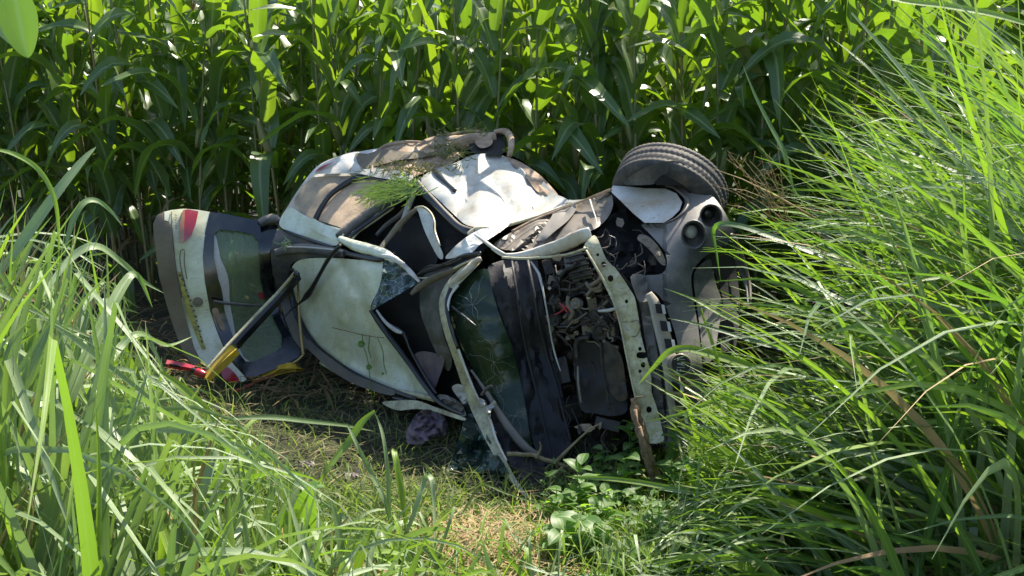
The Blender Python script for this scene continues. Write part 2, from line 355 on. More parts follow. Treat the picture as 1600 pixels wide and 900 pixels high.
def bar(name, pts, mat, parent=None, off=0, flat=.5, per=5, seg=8, rough=0, square=False, world=False):
    """pts: (px, py, width_px[, extra depth]) -> swept rod or pressed section"""
    parent = parent or car
    P = catmull([(p[0], p[1], p[2], p[3] if len(p) > 3 else 0) for p in pts], per)
    c = []; r = []
    for x, y, wd, e in P:
        d = D(x, y) + off + e
        if rough: d += rough * noise.noise(Vector((x/14, y/14, len(name)))); wd *= 1 + 8 * rough * noise.noise(Vector((x/9, y/9, 5)))
        p = W(x, y, d); c.append(p); r.append(max(.001, wd * (p - cam.location).length / 1600 / 2))
    mb = MB()
    if square: mb.tube(c, [a * 1.41 * .75 for a in r], 4, flat)
    else: mb.tube(c, r, seg, flat)
    o = mb.build(name, mat, parent)
    if square:
        for p in o.data.polygons: p.use_smooth = False
    return o
def edge_line(pts, w, off=-.01): return [(a, b, w) for a, b in pts]

# ================================================================== THE WRECK
# --- hull behind the skin: keeps the inside dark and gives the wreck its bulk
hull = [(446,350),(470,312),(500,270),(560,240),(640,236),(700,232),(790,238),(860,285),(905,325),(955,312),(1010,300),(1080,300),(1120,330),(1125,400),(1095,440),(1085,560),(1075,660),(1030,700),(960,710),(860,745),(790,690),(735,640),(680,612),(600,590),(520,556),(478,520),(450,470),(436,420)]
def build_hull():
    o = catmull(hull, 3, True); mb = MB(); n = len(o); rings = []
    cx, cy = 760, 470
    for f, dz in ((1.0, .22), (.97, .55), (.9, .95), (.72, 1.2), (.35, 1.3)):
        rings.append([W(cx + (p[0]-cx)*f, cy + (p[1]-cy)*f, D(p[0], p[1]) + dz) for p in o])
    vs = [v for r in rings for v in r]; c = W(cx, cy, D(cx, cy) + 1.3); vs.append(c)
    for v in vs: v.z = max(v.z, .03)
    fs = [(k*n+i, k*n+(i+1) % n, (k+1)*n+(i+1) % n, (k+1)*n+i) for k in range(4) for i in range(n)]
    fs += [(4*n+i, 4*n+(i+1) % n, 5*n) for i in range(n)]
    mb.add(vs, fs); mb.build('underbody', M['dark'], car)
build_hull()
# --- rear quarter and side that faces the sky
sheet('rear_quarter_panel', [(436,350),(450,322),(474,285),(498,258),(530,244),(566,236),(600,231),(640,232),(690,238),(700,250),(660,268),(640,283),(640,300),(612,318),(575,345),(548,368),(532,382),(500,372),(460,362)], M['whited'], off=.06, crumple=.03, cs=50, th=.01)
sheet('quarter_window', [(460,317),(467,300),(483,281),(497,276),(540,275),(567,275),(545,286),(518,304),(503,326),(492,342),(474,334)], M['dirtglass'], off=.02, smooth=True, crumple=.008)
sheet('rear_door_window', [(496,342),(504,328),(520,307),(548,288),(567,280),(600,283),(622,287),(640,291),(632,300),(604,315),(570,335),(540,356),(528,354),(510,348)], M['mudglass'], off=.015, crumple=.012, smooth=True)
bar('window_divider', [(492,345,9),(501,326,8),(518,303,8),(545,284,9),(566,276,7),(600,282,5),(640,290,5)], M['black'], off=-.01, flat=.6)
bar('window_frame', [(530,372,17),(552,352,17),(580,332,17),(606,316,15),(634,298,11)], M['grey'], off=-.03, flat=.5, rough=.01)
bar('window_seal', [(536,380,7),(556,362,6),(586,340,6),(612,322,6),(636,305,5)], M['black'], off=-.03)
sheet('roof_rail', [(438,342),(452,324),(472,334),(492,344),(512,352),(536,360),(530,378),(522,384),(500,378),(470,370),(440,356)], M['roofw'], off=-.02, crumple=.006, th=.02)
sheet('roof_rail_end', [(488,341),(500,347),(520,356),(537,363),(531,376),(515,371),(492,361),(486,352)], M['roofw'], off=-.055, th=.03)
bar('rail_gap', [(444,360,4),(470,370,5),(500,380,5),(522,386,4)], M['black'], off=-.04)
sheet('upper_body_skin', [(500,259),(530,244),(560,237),(575,247),(580,262),(560,270),(530,271),(497,272),(486,276)], M['whited'], off=-.02, crumple=.02, cs=25, th=.012)
sheet('body_tail_light', [(492,270),(499,262),(512,256),(524,252),(514,257),(500,265)], M['red'], off=-.045, th=.01)
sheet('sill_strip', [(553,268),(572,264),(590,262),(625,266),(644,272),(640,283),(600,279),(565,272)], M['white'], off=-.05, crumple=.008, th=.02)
sheet('wheel_arch_liner', [(556,240),(575,240),(596,233),(625,236),(655,239),(682,240),(660,246),(625,250),(600,256),(575,262),(562,259)], M['tanpl'], off=-.04, crumple=.02, cs=20, th=.02)
bar('wheel_arch', [(590,235,4),(606,226,5),(630,222,5),(655,222,4),(672,226,4)], M['brown'], off=.05)
sheet('underbody_plate', [(596,236),(610,228),(635,224),(668,226),(690,236),(690,242),(640,240)], M['brown'], off=.06, crumple=.03, cs=15)
sheet('fuel_tank', [(650,226),(668,216),(690,211),(702,214),(706,226),(702,240),(690,242),(672,240),(655,236)], M['brown'], off=-.02, crumple=.03, cs=14, th=.12)
sheet('exhaust_bracket', [(683,216),(690,212),(702,213),(704,226),(700,242),(688,243),(684,230)], M['alloy'], off=-.06, crumple=.008, th=.05)
bar('axle_beam', [(700,222,18),(722,222,22),(745,220,24),(775,216,20)], M['brown'], off=.0, flat=.9, rough=.02)
bar('brake_pipe', [(682,212,4),(704,210,4),(722,206,3),(742,205,4),(760,208,3)], M['twig'], off=-.06)
sheet('hub_cavity', [(733,226),(748,214),(766,205),(782,208),(788,222),(786,240),(768,243),(748,242),(736,236)], M['dark'], off=-.03, crumple=.02)
sheet('brake_drum', [(742,222),(750,215),(764,214),(770,221),(764,229),(750,231)], M['brown'], off=-.07, crumple=.02, th=.05)
bar('rear_rim', [(772,206,6),(787,205,10),(796,212,11),(799,228,10),(796,243,8)], M['brown'], off=-.06, flat=1.2, rough=.01)
# --- lit front door, skyward
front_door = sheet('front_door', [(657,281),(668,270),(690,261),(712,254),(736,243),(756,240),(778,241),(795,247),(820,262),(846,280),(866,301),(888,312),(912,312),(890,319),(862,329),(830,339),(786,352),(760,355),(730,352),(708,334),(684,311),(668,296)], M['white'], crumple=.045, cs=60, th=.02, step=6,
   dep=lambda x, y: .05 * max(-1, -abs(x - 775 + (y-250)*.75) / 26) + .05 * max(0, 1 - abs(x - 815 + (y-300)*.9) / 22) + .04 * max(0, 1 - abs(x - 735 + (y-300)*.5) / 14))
sheet('torn_door_edge', [(792,246),(815,254),(842,272),(860,290),(872,306),(856,306),(838,298),(824,280),(806,262)], M['brown'], parent=None, off=-.04, crumple=.03, cs=18, th=.012)
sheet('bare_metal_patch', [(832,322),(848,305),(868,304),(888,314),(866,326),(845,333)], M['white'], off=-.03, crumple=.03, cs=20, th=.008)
dh = bar('door_handle', [(679,266,9,0),(685,273,11,-.01),(693,281,7,-.01),(701,289,6,0),(711,298,7,0)], M['black'], parent=front_door, off=-.045, flat=.8)
bar('door_seal', [(645,284,15),(656,294,15),(674,312,14),(694,332,13),(712,350,13),(732,364,12),(745,367,7)], M['black'], off=-.02, flat=.7, rough=.008)
bar('door_frame_lip', [(652,281,5),(664,296,5),(682,315,5),(702,336,4),(720,352,5),(742,360,5)], M['grey'], off=-.05)
bar('crushed_frame', [(731,366,6),(746,358,9),(770,357,8),(800,350,5),(840,338,4),(885,322,4),(915,312,3)], M['cream'], off=-.05, flat=.4, rough=.01)
sheet('mud_clump', [(560,262),(590,256),(625,246),(660,244),(700,238),(720,240),(708,254),(690,262),(662,270),(640,278),(612,270),(580,268)], M['brown'], off=-.02, crumple=.05, cs=12, th=.03)
# --- crushed door aperture
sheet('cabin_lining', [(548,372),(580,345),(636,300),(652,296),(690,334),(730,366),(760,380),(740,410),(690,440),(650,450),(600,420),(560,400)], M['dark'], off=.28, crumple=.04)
bar('door_pillar', [(549,374,7),(556,360,13),(575,346,14),(598,331,12),(614,322,8)], M['roofw'], off=.02, flat=.4, rough=.01)
bar('pillar_lining', [(588,368,6,.06),(604,352,8,.05),(625,336,8,.04),(640,318,7,.02)], M['grey'], off=.06)
bar('pillar_brace', [(622,360,7),(632,340,9),(640,318,10),(649,304,5)], M['trimlight'], off=.06, flat=.4)
bar('belt_guide_arch', [(594,390,8),(606,374,9),(622,354,10),(638,338,9),(650,328,7),(660,326,5)], M['tanpl'], off=-.02, flat=.7, rough=.012)
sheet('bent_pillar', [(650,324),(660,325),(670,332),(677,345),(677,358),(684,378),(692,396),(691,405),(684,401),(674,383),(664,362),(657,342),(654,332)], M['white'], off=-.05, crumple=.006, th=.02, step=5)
bar('pillar_edge', [(648,325,3),(661,323,3),(673,332,3),(679,346,3),(680,362,3),(688,384,3)], M['cream'], off=-.06)
bar('seat_belt', [(650,355,2,.1),(654,372,2,.1),(656,392,2,.1)], M['trimlight'], off=.1)
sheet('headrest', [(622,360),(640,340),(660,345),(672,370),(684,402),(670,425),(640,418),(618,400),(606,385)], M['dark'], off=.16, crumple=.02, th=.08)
sheet('crushed_sill', [(696,404),(708,388),(724,374),(742,362),(760,356),(782,352),(800,345),(790,356),(770,370),(750,382),(738,394),(722,400)], M['whited'], off=-.08, crumple=.02, cs=18, th=.02, step=6)
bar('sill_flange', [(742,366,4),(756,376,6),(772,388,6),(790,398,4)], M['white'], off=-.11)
bar('torn_rubber_seal', [(650,432,4),(664,424,8),(686,418,9),(706,410,9),(726,400,8),(752,396,6)], M['black'], off=-.09, rough=.01)
bar('torn_rubber_strip', [(656,426,4),(672,416,5),(700,414,5),(722,404,4)], M['black'], off=-.1)
bar('folded_flange', [(642,460,5),(656,448,11),(680,434,12),(704,424,9),(730,410,7),(748,403,5)], M['tanpl'], off=-.07, flat=.4, rough=.02)
bar('folded_flange_edge', [(648,434,3),(670,434,3),(700,424,3),(724,412,3),(740,406,2)], M['cream'], off=-.09)
# --- roof, rear hatch aperture
roof = sheet('roof_panel', [(455,424),(462,410),(480,404),(520,403),(560,406),(600,409),(597,430),(590,455),(579,481),(590,503),(606,526),(624,548),(644,574),(662,596),(679,622),(650,622),(618,612),(585,600),(548,580),(512,552),(490,532),(474,505),(463,470),(457,445)], M['roofw'], off=-.02, crumple=.016, cs=80, th=.015, sharp=70, dep=lambda x, y: .05 * math.exp(-((x - 545 - (y-430)*.55) / 9) ** 2) + (.03 if y > 476 + (x-560)*.2 and x > 540 else 0))
bar('roof_edge_lip', [(530,372,9),(556,384,17),(585,392,18),(606,400,16),(618,410,9)], M['roofw'], off=-.06, flat=.6, rough=.01)
bar('roof_crease', [(536,394,8),(560,400,8),(590,406,8),(598,404,6)], M['black'], off=-.05)
bar('gutter_trim', [(430,396,12),(450,390,14),(480,388,16),(510,392,16),(538,396,13)], M['grey'], off=-.045, flat=.5)
bar('gutter_trim_edge', [(446,386,2),(470,386,3),(500,388,3),(536,392,3)], M['trimlight'], off=-.075)
sheet('rear_pillar_trim', [(436,358),(452,366),(480,374),(520,390),(530,400),(490,402),(462,408),(452,420),(450,450),(456,480),(468,512),(486,536),(472,545),(456,524),(440,480),(430,440),(423,400),(428,372)], M['grey'], off=-.01, crumple=.012, th=.03)
bar('hatch_seal', [(456,420,7),(453,440,8),(459,475,9),(472,510,9),(492,540,9),(520,563,9),(556,586,9),(600,606,9),(650,624,7)], M['black'], off=-.035)
sheet('lower_pillar_panel', [(474,524),(492,540),(520,562),(552,584),(590,600),(616,610),(612,618),(580,610),(545,596),(512,574),(488,552),(474,538)], M['grey'], off=-.05, th=.03)
bar('lower_rail', [(500,566,5),(540,588,7),(600,607,8),(645,616,8),(679,624,10)], M['cream'], off=-.02, flat=.5)
sheet('lower_door_skin', [(597,629),(620,626),(652,626),(682,637),(706,645),(727,653),(724,657),(700,650),(678,643),(650,639),(620,641)], M['cream'], off=-.06, crumple=.01, th=.012)
bar('lower_seal', [(610,620,8),(650,632,8),(686,640,7),(716,650,6)], M['black'], off=-.02)
sheet('crumpled_lower_trim', [(682,618),(700,618),(722,632),(728,650),(712,646),(694,634)], M['grey'], off=-.05, crumple=.04, cs=14)
sheet('shattered_roof_glass', [(600,408),(618,410),(636,424),(656,438),(650,444),(630,456),(606,470),(586,482),(580,481),(590,455),(597,430)], M['shatter'], off=-.09, crumple=.05, cs=22, step=6)
bar('torn_metal_lip', [(596,400,6),(612,402,9),(630,414,9),(644,428,8),(655,440,5)], M['whited'], off=-.12, rough=.03, flat=.5)
bar('aperture_seal', [(580,484,8),(592,503,9),(610,528,9),(626,549,9),(645,575,9),(664,602,9),(684,626,8),(706,640,7),(724,648,5)], M['black'], off=-.05)
bar('aperture_highlight', [(588,484,3),(602,503,5),(618,516,7),(628,520,4)], M['trimlight'], off=-.09, flat=.4)
bar('aperture_inner_seal', [(606,506,5),(630,521,6),(642,548,5),(662,584,5),(682,615,5)], M['black'], off=-.04)
# --- inside the cabin
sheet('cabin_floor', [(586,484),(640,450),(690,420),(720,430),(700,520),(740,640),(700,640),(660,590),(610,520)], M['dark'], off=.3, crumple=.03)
sheet('seat_back', [(660,436),(676,424),(706,418),(702,450),(688,470),(692,520),(706,560),(700,580),(684,556),(668,520),(656,480)], M['seat'], off=.12, crumple=.03, cs=30, th=.06)
sheet('seat_cushion', [(648,556),(664,549),(690,556),(694,566),(686,590),(676,612),(662,590)], M['cloth'], off=.1, crumple=.02, cs=20, th=.05)
sheet('white_padding', [(706,606),(716,600),(726,606),(730,622),(728,634),(718,624)], M['trimlight'], off=-.03, crumple=.03, cs=12)
# --- screen pillars, windscreen, engine bay
sheet('windscreen', [(711,460),(716,444),(738,426),(762,421),(768,450),(780,490),(792,520),(802,548),(812,590),(822,640),(830,690),(840,712),(822,712),(800,684),(776,640),(752,598),(730,560),(712,520),(704,486)], M['windscreen'], off=.03, crumple=.02, cs=60, th=.006)
sheet('hanging_windscreen', [(728,628),(740,640),(756,670),(778,710),(796,742),(780,756),(748,756),(712,764),(690,752),(700,728),(712,700),(722,668)], M['hanging'], off=.06, crumple=.05, cs=30, th=.005, local=[(730,630,5.35),(700,755,4.86),(790,745,4.86),(740,690,5.1)])
sheet('front_pillar', [(747,403),(752,408),(738,424),(718,444),(707,458),(701,480),(704,505),(712,534),(722,560),(734,592),(746,620),(764,655),(773,680),(782,700),(793,724),(806,748),(820,768),(833,781),(820,776),(800,756),(782,730),(768,705),(752,674),(736,640),(722,602),(708,560),(697,530),(689,500),(686,472),(692,452),(704,434),(724,416)], M['cream'], off=-.05, crumple=.006, th=.035, step=6)
bar('pillar_weld_edge', [(716,446,4),(704,462,4),(700,486,4),(708,522,4),(720,556,4),(736,598,4),(750,628,3),(766,656,4),(776,688,4),(792,720,3)], M['whited'], off=-.075, rough=.015)
bar('torn_pillar_top', [(700,446,5),(714,436,10),(728,424,11),(742,410,12),(752,404,8)], M['whited'], off=-.09, rough=.03, flat=.6)
bar('screen_channel', [(704,450,6),(698,475,7),(704,510,6),(716,545,6)], M['black'], off=-.08)
sheet('inner_fender_liner', [(738,590),(758,612),(776,650),(798,686),(822,714),(846,716),(852,740),(846,772),(834,782),(812,752),(794,718),(774,672),(752,628)], M['cowl'], off=.02, crumple=.03, cs=30)
bar('screen_base_rail', [(736,578,4),(750,598,5),(766,622,8),(784,652,13),(804,680,15),(824,702,14),(842,710,6)], M['grey'], off=-.04, flat=.4)
bar('hinge_pin', [(752,618,5),(760,608,6),(769,603,6)], M['grey'], off=-.13)
sheet('torn_bracket', [(748,622),(758,626),(762,634),(772,626),(776,632),(768,640),(766,652),(758,644),(750,636)], M['trimlight'], off=-.12, crumple=.03, cs=8, step=4)
bar('wiper_arm', [(706,478,4),(722,492,4),(745,511,4)], M['black'], off=-.04)
sheet('scuttle_panel', [(762,420),(780,408),(812,402),(838,402),(842,440),(854,500),(868,560),(880,620),(892,690),(880,716),(852,726),(836,700),(822,640),(806,560),(786,500),(770,456)], M['cowl'], off=.05, crumple=.02, cs=18, th=.02, step=7, aniso=1.35)
for i, (a, b, wd) in enumerate([((800,408),(862,716),4), ((824,402),(892,690),5)]):
    bar('scuttle_rib', [(a[0], a[1], wd), (a[0]*.62+b[0]*.38-4, a[1]*.6+b[1]*.4, wd+1), (a[0]*.3+b[0]*.7-2, a[1]*.3+b[1]*.7, wd), (b[0], b[1], wd)], M['cowl'] if i != 2 else M['black'], off=.0, rough=.008)
bar('bonnet_stay', [(829,408,3),(840,424,5),(844,434,5),(850,462,3),(857,500,3),(862,530,3),(868,556,3),(876,580,2)], M['trimlight'], off=-.06)
engine = sheet('engine_block', [(838,402),(900,388),(925,392),(950,440),(966,490),(974,540),(984,600),(990,660),(960,700),(900,704),(884,660),(870,590),(856,510),(846,450)], M['engine'], off=.16, crumple=.07, cs=22, th=.02, step=7)
ER = random.Random(31)
def lathe(prof, seg, c, u, a, b, name, mat, parent, bumpf=None):
    vs = []; n = len(prof)
    for k in range(seg):
        q = 2*math.pi*k/seg
        for i, (r, h) in enumerate(prof):
            if bumpf: r, h = bumpf(r, h, k, i)
            vs.append(c + a*(math.cos(q)*r) + b*(math.sin(q)*r) + u*h)
    fs = [(k*n+i, ((k+1) % seg)*n+i, ((k+1) % seg)*n+i+1, k*n+i+1) for k in range(seg) for i in range(n-1)]
    mb = MB(); mb.add(vs, fs); return mb.build(name, mat, parent)
# battery case with ribs
bc = sheet('battery', [(880,400),(908,392),(918,410),(926,434),(896,440),(884,424)], M['black'], off=.02, th=.1, smooth=False)
for k in range(5): bar('battery_rib', [(884+k*1.5, 404+k*8, 3), (904+k*3, 398+k*8, 3), (914+k*3, 396+k*8, 3)], M['cowl'], parent=bc, off=.0)
def blob(name, x, y, wpx, hpx, mat, off, ang=0, n=6):
    ang += ER.uniform(-.3, .3)
    ca, sa = math.cos(ang), math.sin(ang); pts = []
    for i in range(n):
        q = 2*math.pi*i/n; k = 1 + ER.uniform(-.3, .25); a, b = math.cos(q)*wpx/2*k, math.sin(q)*hpx/2*k
        pts.append((x + a*ca - b*sa, y + a*sa + b*ca))
    return sheet(name, pts, mat, off=off, th=.04, step=max(3, min(wpx, hpx)/3), crumple=.012, cs=9, seed=int(x), smooth=False)
for x, y, a, b, mt, of, an in [(869,402,20,14,'tanpl',.02,.2),(872,412,8,12,'trimlight',.0,.4),(878,424,20,6,'tanpl',-.01,-.4),(921,461,10,19,'cream',.0,.1),(908,464,11,14,'alloy',.02,-.1),
    (863,446,10,14,'engine',.04,.2),(898,502,14,9,'tanpl',.0,-.5),(926,432,12,9,'alloy',.05,.3),(858,450,6,6,'trimlight',.0,0),(884,478,26,18,'engine',.02,.3),(932,500,40,34,'engine',.02,.1),
    (948,498,16,22,'alloy',.03,.2),(962,494,11,16,'amber',.0,.1),(872,438,12,10,'alloy',.03,.2),(905,440,10,12,'alloy',.04,.9),(940,452,14,16,'engine',.03,.2),(868,472,16,24,'engine',.05,0),(890,455,10,16,'alloy',.05,.6),(915,482,14,8,'alloy',.03,0),
    (892,526,26,8,'tanpl',.02,-.1),(940,524,22,6,'trimlight',.0,.05),(918,522,16,10,'engine',.02,0),(900,520,10,8,'alloy',.01,0),(914,668,30,16,'brown',.05,-.2),(906,672,8,14,'seat',.03,0),(938,665,6,12,'twig',.02,0)]:
    if ER.random() < .45 and mt in ('engine', 'alloy', 'trimlight'): continue
    blob({'cream':'filler_cap','amber':'indicator_bulb','tanpl':'fuse_box','trimlight':'clamp','brown':'oil_filter'}.get(mt, 'engine_fitting'), x, y, a, b, M[mt], of, an)
def ebox(x, y, a, b, c, mat, off, tw):
    p = W(x, y, D(x, y) + off); k = (p - cam.location).length / 1600 / 2; f = (cam.location - p).normalized()
    u = Matrix.Rotation(tw, 3, f) @ f.cross(Vector((0, 0, 1))).normalized(); v = f.cross(u); f2 = (f + u*ER.uniform(-.5, .5) + v*ER.uniform(-.5, .5)).normalized(); u = u - f2*u.dot(f2); v = f2.cross(u)
    m_ = MB(); m_.box(p, u*a*k, v*b*k, f2*c*k); o = m_.build('engine_casing', mat, car, smooth=False)
    bv = o.modifiers.new('bevel', 'BEVEL'); bv.width = .004; bv.segments = 2
def epulley(x, y, rpx, off, mat):
    p = W(x, y, D(x, y) + off); rr_ = rpx * (p - cam.location).length / 1600; f = (cam.location - p).normalized(); f = (f + Vector((ER.uniform(-.6, .6), 0, ER.uniform(-.5, .5)))).normalized(); a_ = f.cross(Vector((0, 0, 1))).normalized(); b_ = f.cross(a_)
    lathe([(rr_, -.03), (rr_, -.005), (rr_*.93, -.012), (rr_*.93, .0), (rr_, .006), (rr_*.9, .012), (rr_*.75, .0), (rr_*.35, .0), (rr_*.3, .016), (.001, .016)], 24, p, f, a_, b_, 'pulley', mat, car)
for x, y, a, b, c, mt, of, tw in [(856,418,14,22,20,'eng2',.05,.3),(868,440,18,14,20,'tanpl',.05,-.2),(897,458,22,16,24,'eng2',.04,.5),(915,446,26,12,20,'tanpl',.08,-.1),(936,440,18,22,24,'eng2',.06,.4),(870,486,20,24,20,'eng2',.06,.1),(905,492,30,18,30,'eng2',.06,-.4),
    (930,510,36,14,26,'tanpl',.04,.15),(956,520,16,26,20,'eng2',.05,.1),(884,508,24,14,22,'tanpl',.06,.7),(948,474,20,18,18,'eng2',.05,-.5),(872,520,18,22,18,'eng2',.04,.1),(925,474,12,26,18,'tanpl',.03,.2),(890,640,30,24,24,'eng2',.05,.2),(950,664,34,16,20,'eng2',.05,-.2),(880,580,20,40,16,'eng2',.06,.2),(862,520,12,30,14,'cowl',.0,.2)]:
    ebox(x, y, a*1.15, b*1.1, c, M[mt], of + .05, tw)
epulley(938, 518, 13, .0, M['engine']); epulley(900, 474, 9, .0, M['alloy']); epulley(866, 500, 10, .02, M['engine'])
sheet('radiator_fan_shroud', [(896,538),(920,534),(942,534),(962,540),(972,558),(976,600),(980,640),(960,650),(930,646),(908,640),(900,600)], M['cowl'], off=.02, crumple=.02, cs=40, th=.05)
sheet('fan_shroud_panel', [(944,536),(960,542),(972,560),(978,600),(980,622),(966,626),(950,604),(944,560)], M['engine'], off=-.02, crumple=.015, cs=30, th=.02)
bar('coolant_pipe', [(902,560,8),(900,540,9),(906,530,9),(920,528,6)], M['engine'], off=-.04, flat=1)
bar('coolant_pipe', [(903,572,4),(904,600,5),(908,630,4)], M['alloy'], off=-.01, flat=1)
bar('shroud_rib', [(938,536,4),(941,570,4),(948,610,3),(952,640,3)], M['engine'], off=-.03, flat=1)
bar('metal_pipe', [(935,486,4),(950,485,6),(962,482,5)], M['trimlight'], off=-.03, flat=1)
bar('red_wire', [(866,492,2),(878,486,2.5),(884,478,2.5),(892,488,2)], M['redp'], off=-.03, flat=1)
bar('red_wire', [(874,473,2),(880,480,3),(886,488,2)], M['redp'], off=-.035, flat=1)
for i in range(74):
    x, y = ER.uniform(855, 955), ER.uniform(415, 535); l = ER.uniform(14, 42); a = ER.uniform(-1.2, 1.9)
    pts = [(x + math.cos(a)*l*t + ER.uniform(-4, 4), y + math.sin(a)*l*t + ER.uniform(-4, 4), 1) for t in (0, .33, .66, 1)]
    wd = ER.choice([1.6, 2.2, 3, 4, 6, 7]); bar('engine_hose', [(p[0], p[1], wd) for p in pts], M[ER.choice(['black', 'engine', 'black', 'eng2', 'cowl', 'tanpl'])], off=ER.uniform(-.03, .06), flat=1, per=3, seg=6)
for i in range(9):
    x, y = ER.uniform(880, 960), ER.uniform(560, 690)
    bar('engine_hose', [(x, y, 2.5), (x+ER.uniform(-12, 12), y+18, 2.5), (x+ER.uniform(-6, 16), y+40, 2)], M[ER.choice(['black', 'engine', 'cowl'])], off=ER.uniform(-.01, .05), flat=1, per=3, seg=6)
mb = MB(); CK = random.Random(4)
wpoly = [(711,460),(716,444),(738,426),(762,421),(780,490),(802,548),(822,640),(835,705),(822,710),(776,640),(730,560),(704,486)]
for cx_, cy_ in ((738, 476), (772, 566), (806, 650)):
    for k in range(8):
        a = k*.8 + CK.uniform(-.2, .2); x, y = cx_, cy_; P = []
        for q in range(CK.randint(5, 10)):
            if not inside(wpoly, x, y): break
            P.append(W(x, y, D(x, y) + .012)); a += CK.gauss(0, .5); x += 7*math.cos(a); y += 7*math.sin(a)
        if len(P) > 2: mb.tube(P, [.0007]*len(P), 3, caps=False)
    for rr_ in ():
        P = []
        for k in range(15):
            a = k*.45; x, y = cx_ + rr_*math.cos(a)*CK.uniform(.9, 1.1), cy_ + rr_*1.2*math.sin(a)*CK.uniform(.9, 1.1)
            if inside(wpoly, x, y): P.append(W(x, y, D(x, y) + .012))
            elif len(P) > 2: mb.tube(P, [.0009]*len(P), 3, caps=False); P = []
            else: P = []
        if len(P) > 2: mb.tube(P, [.0009]*len(P), 3, caps=False)
tag(mb.build('crack_web', M['crack'], car), kind='stuff')
# --- wing / crumpled plastic between door and headlamp
sheet('crumpled_wing_liner', [(772,382),(800,362),(826,342),(856,330),(890,317),(925,308),(952,302),(958,318),(952,336),(938,352),(920,362),(880,376),(840,388),(800,392)], M['grey'], off=.0, crumple=.06, cs=20, th=.012, step=5, aniso=-.75)
sheet('wing_liner_fold', [(868,322),(892,316),(900,326),(888,344),(866,362),(850,376),(836,380),(850,356),(862,338)], M['bumper'], off=-.06, crumple=.04, cs=18, th=.01, step=5, aniso=-.9)
bar('wing_flange', [(768,388,3),(784,398,5),(810,400,12),(842,394,17),(876,384,22),(902,372,24),(923,364,20)], M['whited'], off=-.08, flat=.3, rough=.02)
bar('wing_flange_edge', [(784,402,4),(816,404,4),(850,402,4),(884,398,4),(918,388,4)], M['cream'], off=-.1)
bar('torn_strip', [(800,362,5),(830,346,4),(868,330,3),(905,316,3),(940,302,5),(956,296,4)], M['brown'], off=-.06, rough=.02)
bar('ripped_shred', [(922,312,4),(926,326,4),(931,340,3),(933,352,2)], M['trimlight'], off=-.1)
sheet('headlamp_cavity', [(940,352),(960,332),(985,326),(1005,348),(1020,372),(1038,396),(1042,424),(1020,434),(985,434),(958,430),(940,404),(930,376)], M['dark'], off=.16, crumple=.05, cs=16)
sheet('broken_headlamp_shell', [(1000,366),(1014,370),(1028,384),(1038,402),(1040,414),(1032,412),(1020,396),(1006,382),(996,374)], M['tanpl'], off=-.02, crumple=.02, cs=14, th=.02, step=5)
for i in range(14):
    x, y = ER.uniform(945, 1010), ER.uniform(350, 415); a = ER.uniform(0, 3)
    bar('headlamp_wire', [(x, y, 2), (x+14*math.cos(a), y+14*math.sin(a), 2.4), (x+24*math.cos(a+.6), y+24*math.sin(a+.6), 1.6)], M[ER.choice(['black', 'tanpl', 'engine'])], off=ER.uniform(-.02, .1), flat=1, per=4, seg=6)
blob('headlamp_socket', 968, 348, 16, 14, M['tanpl'], .02); blob('headlamp_socket', 1020, 406, 18, 20, M['engine'], .06); blob('headlamp_socket', 990, 410, 14, 18, M['engine'], .06)
# --- radiator support
rad_s = sheet('radiator_support', [(912,386),(922,372),(932,370),(947,404),(962,420),(974,436),(984,452),(992,466),(998,498),(1001,520),(1007,545),(1014,570),(1018,592),(1018,612),(1024,630),(1030,650),(1034,668),(1036,690),(1010,690),(1002,660),(994,620),(988,596),(980,560),(973,520),(966,490),(958,466),(948,444),(940,438),(930,415),(922,400)], M['cream'], off=-.06, crumple=.012, cs=28, th=.012, step=5, holes=[
  [(x+math.cos(q)*r*.85, y+math.sin(q)*r) for q in [k*math.pi/5 for k in range(10)]] for x, y, r in ((934,398,2.6),(943,413,4.4),(954,435,5.2),(979,471,3),(1000,545,3.2),(1005,570,4.4),(1000,580,3),(1014,640,5))] + [[(996,551),(1010,551),(1010,559),(996,559)]])
bar('support_lip', [(913,386,4),(928,412,4),(946,444,5),(960,474,5),(970,510,4),(978,550,4),(988,598,4),(1000,650,4)], M['cream'], off=-.085)
sheet('support_backing', [(926,392),(945,402),(975,430),(1000,470),(1012,560),(1028,640),(1030,680),(1006,680),(985,580),(965,480),(945,440)], M['dark'], off=.0, th=.01)
bar('pressed_mark', [(985,503,1.5),(996,501,1.5),(1000,512,1.5),(995,524,1.5),(987,526,1.5)], M['tanpl'], parent=rad_s, off=-.068)
